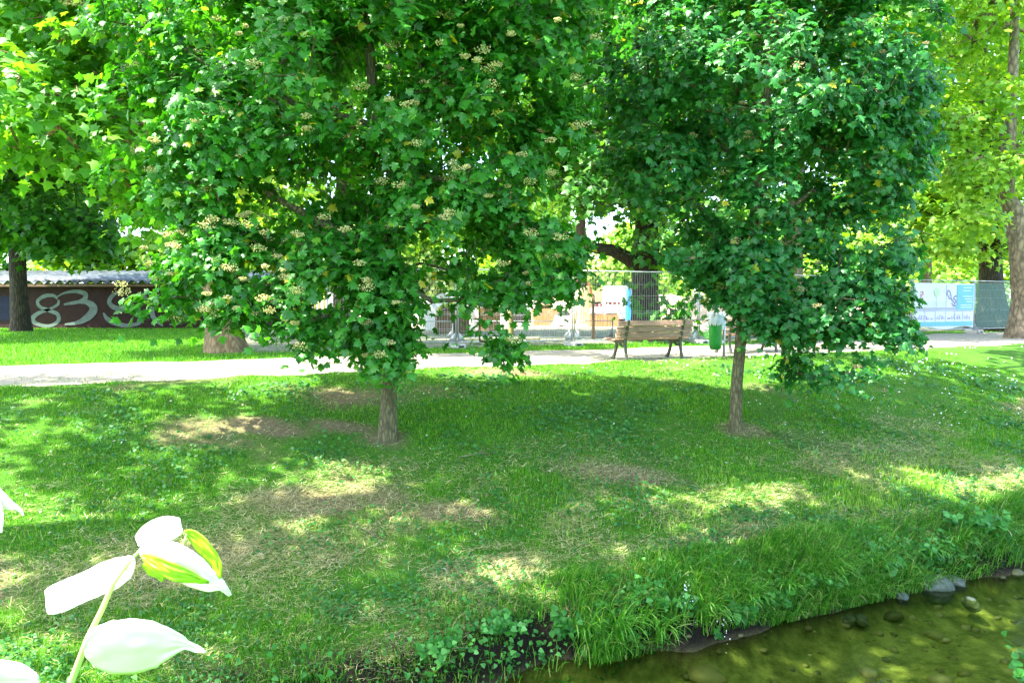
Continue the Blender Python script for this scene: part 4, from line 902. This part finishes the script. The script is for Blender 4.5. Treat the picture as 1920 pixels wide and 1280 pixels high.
bi = P(1341, 662, 16.6); bi[2] = 0
r = empty('litter_bin', tuple(bi), R(24)); r['local'] = 1; tag(r, 'green plastic litter bin with a plastic bag liner on a steel post', 'bin')
mb = MB(); prof = [(.0, .16), (.10, .165), (.14, .20), (.15, .30), (.157, .75), (.165, .86), (.16, .862), (.15, .80)]
def lathe(prof, n=28, sx=1, sy=.82):
    vs, fs = [], []
    for (rr_, z) in prof: vs += [(rr_*math.cos(2*math.pi*k/n)*sx, rr_*math.sin(2*math.pi*k/n)*sy, z) for k in range(n)]
    for i in range(len(prof)-1): fs += [(i*n+k, i*n+(k+1) % n, (i+1)*n+(k+1) % n, (i+1)*n+k) for k in range(n)]
    return vs, fs
vs, fs = lathe(prof); mb.add(vs, fs); mb.build('body', M['bin_green'], r, True)
mb = MB(); n = 40; vs, fs = [], []
for i, (rr_, z) in enumerate([(.177, .72), (.185, .78), (.176, .865), (.165, .90), (.19, .97), (.16, .99), (.12, .93)]):
    for k in range(n):
        a = 2*math.pi*k/n; jj = .018*math.sin(k*2.7+i*1.9)+.015*math.sin(k*5.1+i); vs.append(((rr_+jj*(i > 2))*math.cos(a), (rr_+jj)*math.sin(a)*.84, z+.02*math.sin(k*1.7+i)+(.03*math.sin(k*3.3) if i in (0, 4) else 0)))
    if i: fs += [((i-1)*n+k, (i-1)*n+(k+1) % n, i*n+(k+1) % n, i*n+k) for k in range(n)]
mb.add(vs, fs); mb.build('bag_liner', M['plastic_bag'], r, True)
mb = MB(); mb.tube([(.225, -.02, -.2), (.225, -.02, 1.02)], .032, 12); mb.build('post', M['steel'], r, True)
mb = MB(); mb.box((.178, -.02, .72), (.07, .05, .22)); mb.build('bracket', M['steel'], r); MB().box((.178, -.02, .34), (.07, .05, .06)).build('bracket', M['steel'], r)

# ---------------------------------------------------------------- building site
def ground_at(px, py): p = P(px, py, 1); d = ray(px, py); t = -CAMZ/d[2]; return np.array([0, 0, CAMZ])+d*t
tag(strip('sand_ground', np.linspace(2, 60, 40), lambda u: 31+.0*u+(fbm(u*.5, u*0, 77)-.5)*3+np.clip((12-u)*.6, 0, 12), lambda u: u*0+80, .010, M['sand'], 3), 'pale sunlit sand of the building site beyond the shade', kind='structure')
tag(strip('site_ground', np.linspace(1.2, 70, 60), lambda u: 18.7+(fbm(u*.8, u*0, 79)-.5)*.5+np.clip((u-14)*.2, 0, 3), lambda u: u*0+70, .004, M['site_soil'], 3), 'trodden brown grey earth behind the fence', kind='structure')
def heap(x, y, r, h, lab, seed, ry=None):
    ry = ry or r*.8; nn_ = 36; vs, fs = [], []
    for i in range(nn_+1):
        for j in range(nn_+1):
            a, b = -1+2*i/nn_, -1+2*j/nn_; d = math.hypot(a, b)
            n_ = float(fbm(a*2.2+seed, b*2.2, seed, 5)); hh = max(0., (1-d**1.6))*h*(.55+.8*n_)+.12*(n_-.4)*(d < 1)
            vs.append((x+a*r, y+b*ry, max(hh, -.02)-.02))
    for i in range(nn_):
        for j in range(nn_): k = i*(nn_+1)+j; fs.append((k, k+nn_+1, k+nn_+2, k+1))
    mb = MB(); mb.add([(vx-x, vy-y, vz) for vx, vy, vz in vs], fs); o = mb.build('sand_heap', M['sand'], None, False); o.location = (x, y, 0)
    return tag(o, lab, 'sand heap', 'heaps of sand on the building site')
p = P(1030, 600, 52); heap(p[0], p[1], 5.5, 2.6, 'large sand heap behind the orange crates and excavator cab', 3)
p = P(1330, 600, 44); heap(p[0], p[1], 3.0, 1.5, 'sand heap right of the massive trunk', 4)
p = P(1240, 600, 58); heap(p[0], p[1], 6, 1.9, 'wide pale sand heap beyond the white container', 5)
p = P(1440, 600, 40); heap(p[0], p[1], 2.4, 1.2, 'sand heap behind the second bench', 6)
p = P(690, 600, 48); heap(p[0], p[1], 5.0, 2.2, 'sand heap behind the left young tree', 8)
p = P(1600, 600, 50); heap(p[0], p[1], 4.5, 1.7, 'sand heap behind the low branches at right', 9)
# crates
def crate(px, py, Y, w_, d_, h_, lab, topbag=False):
    p = P(px, py, Y); r = empty('wooden_crate', (p[0], p[1], 0), .1); r['local'] = 1; tag(r, lab, 'crate', 'orange wooden crates on the site')
    mb = MB(); n = max(3, int(w_/.13))
    for s in (-1, 1):
        for k in range(n): mb.box((-w_/2+w_*(k+.5)/n, s*d_/2, h_/2), (w_/n*.9, .025, h_))
        for k in range(3): mb.box((s*w_/2, -d_/2+d_*(k+.5)/3, h_/2), (.025, d_/3*.9, h_-.01))
    mb.box((0, 0, .06), (w_-.04, d_-.04, .04))
    mb.build('slatted_box', M['wood_box'], r)
    if topbag: pass
    return p, r
def lumpy(name, loc, s, mat, lab, cat, seed, group=None):
    import bmesh
    bm = bmesh.new(); bmesh.ops.create_icosphere(bm, subdivisions=3, radius=1)
    for q in bm.verts:
        c = np.array(q.co); f = .7+.6*fbm(c[0]*1.5+seed, c[1]*1.5+c[2]*2.1, seed, 3); q.co = (c[0]*f*s[0], c[1]*f*s[1], c[2]*f*s[2])
    me = bpy.data.meshes.new(name); bm.to_mesh(me); bm.free(); me.polygons.foreach_set('use_smooth', [True]*len(me.polygons)); me.materials.append(mat)
    o = bpy.data.objects.new(name, me); link(o); o.location = tuple(loc); return tag(o, lab, cat, group)
p, _ = crate(1022, 606, 40, 1.35, .9, .92, 'wide orange slatted crate below the excavator cab')
lumpy('pallet_load', (p[0]-.1, p[1], 1.05), (.5, .4, .16), M['wood_brown'], 'small dark load lying on the wide orange crate', 'load', 2)
p, _ = crate(1118, 604, 38, .80, .7, .62, 'orange crate just right of the boarded tree'); lumpy('white_sack', (p[0], p[1], .78), (.40, .32, .22), M['white'], 'white sack filling the crate right of the boarded tree', 'sack', 3, 'white sacks on crates')
p, _ = crate(1144, 603, 38, .72, .7, .62, 'orange crate nearest to the massive trunk'); lumpy('white_sack', (p[0], p[1], .78), (.38, .32, .22), M['white'], 'white sack filling the crate nearest the massive trunk', 'sack', 4, 'white sacks on crates')
p, _ = crate(918, 612, 33, .9, .6, 1.0, 'tall orange slatted crate left of the sapling')
# barrier boards red/white
def barrier(px, Y, z, w_, lab):
    p = P(px, 600, Y); r = empty('barrier', (p[0], p[1], 0)); r['local'] = 1; tag(r, lab, 'barrier', 'red and white site barriers')
    mb = MB(); mb.box((0, 0, z), (w_, .04, .14)); mb.build('board', M['red'], r)
    for s in (-1, 1): MB().box((s*w_*.42, .03, z/2+.05), (.05, .05, z+.1)).build('leg', M['white'], r)
    for k in (-1, 0, 1): MB().box((k*w_*.3, -.022, z), (w_*.12, .006, .142)).build('stripe', M['white'], r)
barrier(1030, 45, 1.45, 1.2, 'red and white barrier behind the wide orange crate'); barrier(1114, 44, 1.1, 1.0, 'red and white barrier right of the boarded tree'); barrier(1148, 46, 1.2, .9, 'red and white barrier left of the massive trunk')
# excavator with glazed cab
p = P(993, 600, 46); ex = empty('excavator', (p[0], p[1], 0)); ex['local'] = 1; tag(ex, 'white excavator with teal glazed cab behind the sapling', 'excavator')
mb = MB(); mb.box((0, 0, 1.05), (2.0, 2.2, .75), bev=.1); mb.build('body', M['white'], ex)
for s in (-1, 1):
    mb = MB(); mb.box((0, s*.9, .32), (2.6, .45, .62), bev=.25); mb.build('track', M['black'], ex)
mb = MB()
for (a, b) in ((-.62, -.5), (.62, -.5), (-.62, .6), (.62, .6)): mb.box((a, b, 2.05), (.10, .10, 1.3))
mb.box((0, .05, 2.72), (1.5, 1.35, .10), bev=.04); mb.build('cab_frame', M['white'], ex)
mb = MB(); mb.box((0, .05, 2.05), (1.16, 1.0, 1.2)); mb.build('cab_glass', M['teal_glass'], ex)
mb = MB(); mb.box((-.85, -.6, 2.45), (.16, .08, .36), bev=.03); mb.build('mirror', M['black'], ex)
mb = MB(); mb.tube([(.9, 0, 1.3), (2.2, -.2, 2.7), (3.6, -.3, 2.45)], [.16, .14, .10], 6); mb.tube([(3.6, -.3, 2.45), (4.0, -.3, 1.2)], [.10, .08], 6); mb.build('boom', M['orange'], ex)
mb = MB(); mb.prism([(-.3, 0), (.35, .05), (.4, -.4), (.1, -.55), (-.25, -.35)], (4.0, -.6, 1.25), (1, 0, 0), (0, 0, 1), (0, 1, 0), .6); mb.build('bucket', M['black'], ex)
# coil of pipe
p = P(1054, 606, 38); mb = MB()
for k in range(5):
    rr_ = .52-.05*k; mb.tube([(rr_*math.cos(a), rr_*math.sin(a)*.8, .1+.10*k+.05*math.sin(3*a+k)) for a in np.linspace(0, 2*math.pi, 26)], .05, 6, False)
o = mb.build('pipe_coil', M['white'], None, True); o.location = (p[0], p[1], 0); tag(o, 'loose coil of white pipe beside the boarded tree', 'pipe')
mb = MB(); 
for k in range(3): rr_ = .30-.05*k; mb.tube([(rr_*math.cos(a), rr_*math.sin(a)*.8, .62+.07*k) for a in np.linspace(0, 2*math.pi, 22)], .045, 6, False)
o = mb.build('hose_coil', M['black'], None, True); o.location = (p[0]+.1, p[1], 0); tag(o, 'black hose coiled on top of the white pipe', 'hose')
# white container with blue post
p = P(1170, 600, 50); ct = empty('site_container', (p[0], p[1], 0)); ct['local'] = 1; tag(ct, 'white site container left of the massive trunk', 'container')
mb = MB(); mb.box((0, 0, 1.25), (2.6, 2.3, 2.2), bev=.04); mb.build('body', M['white'], ct)
mb = MB()
for k in range(12): mb.box((-1.15+.21*k, -1.165, 1.25), (.07, .02, 2.0))
mb.build('wall_ribs', M['white'], ct)
p = P(1179, 600, 42); mb = MB(); mb.box((0, 0, .55), (.34, .34, 1.1), bev=.06); mb.box((0, 0, 1.55), (.22, .22, .9), bev=.05); o = mb.build('blue_post', M['blue'], None); o.location = (p[0], p[1], .0); tag(o, 'bright blue post standing before the white container', 'post')
# marker posts
for px, py, Y, h_, lab in ((1112, 640, 24, 1.45, 'brown wooden stake between the boarded tree and the bench'), (1357, 640, 25, 1.6, 'brown stake rising behind the green bin')):
    p = P(px, py, Y); mb = MB(); mb.tube([(0, 0, -.1), (0, 0, h_), (0, 0, h_+.06)], [.055, .05, .01], 8); o = mb.build('wooden_stake', M['wood_brown'], None, True); o.location = (p[0], p[1], 0); tag(o, lab, 'stake', 'wooden stakes behind the fence')
# slatted screens
for px, Y, w_, h_, lab in ((1322, 47, 2.2, 1.7, 'pale slatted screen right of the massive trunk'), (1122, 55, 1.6, 2.1, 'grey slatted screen left of the white container')):
    p = P(px, 600, Y); r = empty('slatted_screen', (p[0], p[1], 0)); r['local'] = 1; tag(r, lab, 'screen', 'slatted screens on the site')
    mb = MB(); n = int(w_/.16)
    for k in range(n): mb.box((-w_/2+w_*(k+.5)/n, 0, h_/2), (w_/n*.8, .03, h_))
    mb.build('slats', M['wood_pale'], r); mb = MB(); mb.box((0, .03, h_*.8), (w_, .03, .08)); mb.box((0, .03, h_*.25), (w_, .03, .08)); mb.build('rail', M['wood_brown'], r)
# arched play hut with white arch board
p = P(848, 622, 30); ah = empty('arched_playhouse', (p[0], p[1], 0), .15); ah['local'] = 1; tag(ah, 'brown boarded arch shaped playhouse under a white arch sign', 'playhouse')
mb = MB()
for k in range(15):
    a0, a1 = math.pi*k/15, math.pi*(k+.985)/15; pr = []
    for (rr_, aa) in ((.66, a0), (.66, a1), (.60, a1), (.60, a0)): pr.append((rr_*math.cos(aa), .62+rr_*math.sin(aa)*.62))
    mb.prism(pr, (0, -.7, 0), (1, 0, 0), (0, 0, 1), (0, 1, 0), 1.4)
for s in (-1, 1):
    for k in range(5): mb.box((s*.63, 0, .06+.125*k), (.06, 1.4, .122))
mb.build('arched_shell', M['wood_brown'], ah)
mb = MB()
for k in range(11):
    xx = -.55+.11*k; hh = .62+.60*.62*math.sqrt(max(0, 1-(xx/.62)**2)); mb.box((xx, -.66, hh/2), (.104, .03, hh))
mb.build('front_boards', M['wood_brown'], ah)
mb = MB()
for k in range(11):
    xx = -.55+.11*k; hh = .62+.60*.62*math.sqrt(max(0, 1-(xx/.62)**2)); mb.box((xx, .62, hh/2), (.108, .03, hh))
mb.build('back_boards', M['wood_brown'], ah)
p = P(850, 600, 33); asn = empty('arch_sign', (p[0], p[1], 0), .1); asn['local'] = 1; tag(asn, 'white arch sign with rows of small red and blue marks behind the playhouse', 'sign')
outer = [(1.35*math.cos(a), .75+.95*math.sin(a)) for a in np.linspace(0, math.pi, 25)]; inner = [(.78*math.cos(a), .75+.50*math.sin(a)) for a in np.linspace(math.pi, 0, 19)]
mb = MB(); mb.prism([(1.35, 0)]+outer+[(-1.35, 0), (-.78, 0)]+inner+[(.78, 0)], (0, 0, 0), (1, 0, 0), (0, 0, 1), (0, 1, 0), .08); mb.build('arch_board', M['white'], asn)
mb = MB()
for k in range(13): a = .55+2.05*k/12; mb.box((1.12*math.cos(a), -.006, .75+.85*math.sin(a)), (.05, .012, .07))
mb.build('red_marks', M['red'], asn)
mb = MB()
for k in range(15): a = .5+2.15*k/14; mb.box((1.02*math.cos(a), -.006, .75+.68*math.sin(a)), (.035, .012, .035))
mb.build('blue_marks', M['blue'], asn)
# white tents / tarps
for px, Y, w_, h_, lab in ((640, 46, 3.4, 1.9, 'white tarpaulin covered stack left of the left young tree trunk'), (770, 45, 2.6, 1.7, 'white tarpaulin covered stack left of the arch sign')):
    p = P(px, 600, Y); r = empty('covered_stack', (p[0], p[1], 0)); r['local'] = 1; tag(r, lab, 'covered stack', 'white covered stacks on the site')
    mb = MB(); pr = [(-w_/2, 0), (-w_/2+.08, h_*.75), (-w_*.3, h_*.95), (0, h_), (w_*.28, h_*.93), (w_/2-.1, h_*.7), (w_/2, 0)]
    mb.prism(pr, (0, -1, 0), (1, 0, 0), (0, 0, 1), (0, 1, 0), 2.0); mb.build('tarpaulin', M['white'], r)
    mb = MB(); mb.tube([(-w_/2, -1.02, h_*.4), (0, -1.03, h_*.42), (w_/2, -1.02, h_*.4)], .02, 5); mb.build('strap', M['black'], r)
p = P(692, 600, 34); mb = MB()
mb.tube([(0, 0, 1.0), (0, 0, 1.34)], [.30, .03], 4); mb.tube([(0, 0, 0), (0, 0, 1.0)], .04, 6); o = mb.build('warning_marker', M['orange'], None); o.location = (p[0], p[1], 0); tag(o, 'orange pointed marker glimpsed behind the left young tree', 'marker')
# yellow play frame at the left end of the fence
p = P(600, 640, 22.5); r = empty('climbing_frame', (p[0], p[1], 0)); r['local'] = 1; tag(r, 'yellow and green climbing bars by the left end of the fence', 'climbing frame')
mb = MB()
for k in range(4): mb.tube([(-.28+.14*k, 0, 0), (-.28+.14*k, 0, 1.65-.05*k)], .026, 8)
mb.tube([(-.3, 0, 1.55), (.2, 0, 1.5)], .02, 8); mb.build('bars', M['yellow'], r, True)
mb = MB(); mb.box((.02, .05, .55), (.36, .03, .55), bev=.01); mb.build('panel', M['yellow'], r)
# timber edging on ground behind the fence
for px, py, Y, w_, lab in ((1375, 640, 22.6, 1.6, 'flat pale timber board lying behind the green bin'), (940, 640, 23.2, 2.6, 'long grey board lying behind the sapling')):
    p = P(px, py, Y); mb = MB(); mb.box((0, 0, .08), (w_, .18, .06), bev=.01); mb.box((-w_*.35, 0, .025), (.1, .2, .05)); mb.box((w_*.35, 0, .025), (.1, .2, .05)); o = mb.build('timber_board', M['wood_pale'], None); o.location = (p[0], p[1], 0); o.rotation_euler = (0, 0, R(20)); tag(o, lab, 'board', 'boards lying on the site')

# ---------------------------------------------------------------- bank plants and sticks
def tuft(px, py, n, L0, L1, label, wd=.016, spread=.7, name='grass_tuft'):
    p = G(px, py); p[2] = max(p[2], -1.97); r = empty(name, tuple(p)); tag(r, label, 'grass tuft', 'arching grass tufts at the water edge')
    az = R(24)-math.pi/2+rng.normal(0, spread, n); pos = p[None]+rng.normal(0, .035, (n, 3))*[1, 1, .3]
    o = blades(pos, rng.uniform(L0, L1, n), wd*rng.uniform(.7, 1.3, n), rng.uniform(.5, 1.55, n), az, M['tuft'], 'leaf_blades', None, curl=.8, parent=r, segs=7)
    return r
for a in [(1155, 1205, 60, .35, .6, 'biggest arching tuft, bright green, below the heart leaved weed'), (1090, 1195, 36, .25, .4, 'small tuft beside the dark hollow in the bank'), (1240, 1200, 40, .3, .48, 'arching tuft left of the white flowered plant'),
          (1320, 1165, 44, .3, .5, 'arching tuft right of the white flowered plant'), (1400, 1140, 46, .3, .52, 'yellowish tuft with long blades dipping into the stream'), (1470, 1120, 44, .3, .5, 'dense tuft midway along the water edge'),
          (1560, 1090, 46, .28, .5, 'tuft with upright pale blades below the burdock leaf'), (1640, 1075, 40, .25, .45, 'tuft left of the large grey stone'), (1800, 1030, 60, .3, .5, 'lush tuft above the small grey stone'), (1870, 1010, 60, .3, .5, 'lush tuft at the right edge of the photo'), (1745, 1050, 46, .25, .4, 'tuft hanging over the large grey stone'), (1205, 1175, 30, .25, .42, 'thin tuft between two larger ones')]:
    tuft(*a)
def heart():
    h = [(0, .05), (.2, -.05), (.42, .02), (.5, .25), (.4, .55), (.2, .8), (0, 1.05)]; m = [(-a, b) for a, b in h[1:-1]][::-1]; pts = [(0, .4)]+h+m
    V = np.array([(a, b, .10*abs(a)-.2*(b-.3)**2) for a, b in pts]); n = len(pts); return V, np.array([(0, i, i+1) for i in range(1, n-1)]+[(0, n-1, 1)])
LEAF['heart'] = heart()
def weed(px, py, n, hgt, rad, ls, label, leafk='heart', mat='weed', flowers=0, name='leafy_weed', cat='weed'):
    p = G(px, py); p[2] = max(p[2], -1.97); r = empty(name, tuple(p)); tag(r, label, cat)
    mb = MB(); tips = []
    for k in range(max(3, n//9)):
        a = rng.uniform(0, 6.28); rr_ = rad*rng.random()**.6; tip = p+np.array([rr_*math.cos(a), rr_*math.sin(a)*.7-.05, hgt*rng.uniform(.4, 1)]); tips.append(tip)
        mid = (p+tip)/2+[0, 0, hgt*.15]; mb.tube([p, mid, tip], [.004, .003, .002], 5, False)
    mb.build('stem', M['weed'], r); tips = np.array(tips)
    ti = rng.integers(0, len(tips), n); t = rng.uniform(.3, 1, n)[:, None]; pos = p+(tips[ti]-p)*t+rng.normal(0, ls*.5, (n, 3))+[0, 0, .02]
    tv, tt = LEAF[leafk]; V, T = scatter(tv, tt, pos, rot_from(rng.normal(0, .4, (n, 3))+[.1, -.6, .9], rng.normal(0, 1, (n, 3))+[0, -.3, -.5]), ls*rng.uniform(.6, 1.25, n))
    arr_mesh('leaves', V, T, M[mat], r)
    if flowers:
        tips2 = p+np.array([0, -.05, hgt])+rng.normal(0, .05, (flowers, 3))*[.8, .6, 2.0]
        V, T = scatter(*disc(), tips2, rot_from(rng.normal(0, .4, (flowers, 3))+[0, -.8, .7], rng.normal(0, 1, (flowers, 3))), rng.uniform(.004, .008, flowers)); arr_mesh('flower', V, T, M['white_petal'], r)['kind'] = 'stuff'
    return r
weed(1055, 1190, 80, .28, .18, .06, 'heart leaved climber hanging beside the dark hollow in the bank'); weed(930, 1190, 130, .16, .35, .05, 'round leaved ground ivy left of the dark hollow'); weed(820, 1225, 120, .16, .4, .048, 'round leaved ground ivy low on the bank edge at bottom centre')
weed(1285, 1155, 50, .22, .12, .05, 'upright plant topped with tiny white flowers', flowers=30, name='flowering_plant', cat='plant'); weed(1352, 1205, 26, .12, .1, .04, 'small white flowered sprig touching the water', flowers=16, name='flowering_plant', cat='plant')
weed(1390, 1155, 60, .16, .2, .075, 'broad leaved weed among the tufts right of the white flowers'); weed(1540, 1100, 90, .18, .28, .06, 'nettle like weed midway along the bank edge'); weed(1640, 1060, 16, .12, .14, .14, 'large round burdock leaves on the bank edge', name='burdock_plant', cat='plant'); weed(1820, 1000, 180, .3, .5, .07, 'lush nettle patch on the bank at the right', name='nettle_plant', cat='plant'); weed(1720, 1045, 80, .2, .3, .06, 'leafy weed above the large grey stone'); weed(1440, 1130, 90, .2, .3, .055, 'leafy weed left of the midway tuft'); weed(1240, 1140, 80, .2, .3, .05, 'dark leafy weed above the arching tufts')
pw = uv2xy(6.75, 3.95)
def near_weed(x, y, z, n, label):
    r = empty('leafy_weed', (x, y, z)); tag(r, label, 'weed'); p = np.array([x, y, z]); mb = MB(); tp_ = [p+[rng.uniform(-.25, .1), rng.uniform(0, .2), rng.uniform(.1, .3)] for _ in range(6)]
    for t in tp_: mb.tube([p, (p+t)/2+[0, 0, .05], t], [.004, .003, .002], 5, False)
    mb.build('stem', M['weed'], r); tp_ = np.array(tp_); ti = rng.integers(0, 6, n); pos = p+(tp_[ti]-p)*rng.uniform(.4, 1.05, n)[:, None]+rng.normal(0, .03, (n, 3))
    V, T = scatter(*LEAF['heart'], pos, rot_from(rng.normal(0, .4, (n, 3))+[0, -.4, 1], rng.normal(0, 1, (n, 3))), .07*rng.uniform(.6, 1.25, n)); arr_mesh('leaves', V, T, M['weed'], r)
q = P(1905, 1262, 5.9); near_weed(q[0]+.12, q[1]-.1, -2.0, 50, 'pale leafy weed on the near bank in the bottom right corner')
q = P(1930, 1225, 6.2); near_weed(q[0]+.15, q[1], -2.0, 30, 'leafy weed at the water edge at the far right')
for (xa, ya, xb, yb, lab) in ((735, 1195, 850, 1150, 'long dark stick lying low on the bank'), (660, 985, 722, 1020, 'pale bent stick lying on the bare soil'), (310, 780, 322, 790, 'short twig on the lawn left of the left tree'), (1600, 1060, 1700, 1100, 'thin bent root at the water edge by the large stone'), (860, 860, 930, 850, 'thin fallen twig near the middle of the lawn')):
    a, b = G(xa, ya), G(xb, yb); m_ = (a+b)/2+[0, .03, .03]; mb = MB(); mb.tube([a+[0, 0, .02], m_, b+[0, 0, .02]], [.009, .008, .004], 6); mb.tube([m_, m_+(b-a)*.2+[0, .05, .05]], [.005, .002], 5); o = mb.build('stick', M['twig'], None, True); tag(o, lab, 'stick', 'sticks lying on the bank')

# ---------------------------------------------------------------- sprig close to the camera
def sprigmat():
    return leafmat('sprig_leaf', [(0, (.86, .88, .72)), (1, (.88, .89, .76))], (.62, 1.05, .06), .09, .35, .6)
M['sprig'] = sprigmat(); M['sprig_stem'] = leafmat('sprig_stem', [(0, (.38, .55, .14)), (1, (.42, .58, .16))], (1, 1, .6), .1, .4)
M['sprig_backlit_lime'] = leafmat('sprig_backlit_lime', [(0, (.34, .62, .02)), (1, (.40, .66, .03))], (.8, 1.0, .3), .45, .35, .5)  # lime copy of the leaf colour, with transmitted light put into it
YS = .95
sb = P(118, 1330, YS-.03); spr = empty('leafy_sprig', tuple(sb)); tag(spr, 'pale overexposed broad leaved sprig close to the camera at bottom left', 'sprig')
def sheet(pts_mid, widths, normal, curl, name='leaf', parent=spr, nside=8, fold=.25, mat='sprig'):
    """leaf from a midrib given in pixels (px,py,dY) and half widths in px; normal tilts the blade"""
    q = catmull([(a, b, c) for (a, b, c) in pts_mid], 6); w_ = np.interp(np.linspace(0, 1, len(q)), np.linspace(0, 1, len(widths)), widths)
    V = []
    for i, a in enumerate(q):
        t = q[min(i+1, len(q)-1)][:2]-q[max(i-1, 0)][:2]; t = t/(np.linalg.norm(t)+1e-9); nn_ = np.array([-t[1], t[0]])
        c0 = P(a[0], a[1], YS+a[2])
        for k in range(-nside, nside+1):
            s = k/nside; ww = w_[i]*s*(1+.05*(float(fbm(i*.45+a[0]*.01, np.sign(s)*3.3, 8, 3))-.5)*2); pp = P(a[0]+nn_[0]*ww, a[1]+nn_[1]*ww, YS+a[2]+normal*ww/F*YS*1.2+fold*abs(ww)/F*YS+curl*(ww/F*YS)**2*8+.006*(float(vnoise(i*.35+a[1]*.01, k*.45+9, 4))-.5)*(1 if abs(s) < 1 else .6)); V.append(pp)
    m_ = 2*nside+1; Q_ = []
    for i in range(len(q)-1):
        for k in range(m_-1): Q_.append((i*m_+k, i*m_+k+1, (i+1)*m_+k+1, (i+1)*m_+k))
    o = arr_mesh(name, np.array(V), np.array(Q_), M[mat], parent, smooth=True)
    so_ = o.modifiers.new('thickness', 'SOLIDIFY'); so_.thickness = .0006
    return o
sheet([(262, 1034, 0), (290, 1035, -.01), (340, 1056, -.015), (385, 1085, 0), (415, 1098, .01), (432, 1116, .02)], [6, 26, 33, 30, 20, 8, 3], .3, 1.1)
sheet([(256, 1014, 0), (280, 1005, .01), (310, 992, .02), (340, 985, .02)], [8, 22, 26, 24, 14], -.6, .3)
sheet([(344, 998, .01), (362, 1004, .005), (385, 1030, 0), (405, 1056, 0), (412, 1084, .0)], [4, 10, 15, 13, 9, 2], .8, .2, mat='sprig_backlit_lime')
sheet([(250, 1046, 0), (225, 1068, .01), (185, 1088, .015), (140, 1107, .01), (100, 1125, 0), (86, 1128, 0)], [6, 24, 29, 26, 28, 26, 21], .5, .3)
sheet([(275, 1050, 0), (290, 1065, 0), (300, 1078, .01), (304, 1090, .01)], [14, 18, 10, 2], .4, .2, mat='sprig_backlit_lime')
sheet([(266, 1040, -.012), (292, 1056, -.022), (330, 1074, -.026), (365, 1084, -.016), (392, 1092, -.006)], [4, 15, 17, 9, 1], .2, .1, mat='sprig_backlit_lime')  # sheet added over the leaf's lower half, its lime stands for light shining through
sheet([(158, 1222, -.02), (190, 1215, -.03), (240, 1212, -.03), (290, 1207, -.02), (335, 1205, -.01), (362, 1213, 0), (386, 1221, 0)], [10, 40, 51, 52, 44, 24, 9, 7, 1.5], .7, .35)
sheet([(-70, 1290, -.1), (-20, 1275, -.1), (30, 1268, -.1), (72, 1275, -.1)], [30, 40, 34, 24, 6], .5, .3)
sheet([(-60, 900, 0), (-20, 925, 0), (15, 945, 0), (32, 952, 0), (44, 966, .0)], [20, 22, 11, 4, 1], .5, .3)
sheet([(-10, 925, 0), (-2, 950, 0), (3, 975, 0), (2, 998, 0)], [8, 7, 4, 1], .3, .1)
mb = MB(); mb.tube([P(a, b, YS+.004) for a, b in ((112, 1340), (135, 1275), (165, 1195), (190, 1145), (212, 1095), (238, 1058), (262, 1032), (285, 1012))], [.0046, .0044, .004, .0036, .003, .0025, .002, .0012], 10)
mb.tube([P(300, 998, YS), P(330, 996, YS), P(350, 1000, YS)], [.0012, .001, .001], 6); mb.tube([P(350, 1000, YS), P(344, 1020, YS), P(338, 1032, YS)], [.001, .0012, .001], 6)
mb.tube([P(-75, 1360, YS-.1), P(-40, 1300, YS-.1)], .003, 6)
mb.build('stem', M['sprig_stem'], spr, True)
print('objects', len(bpy.data.objects))
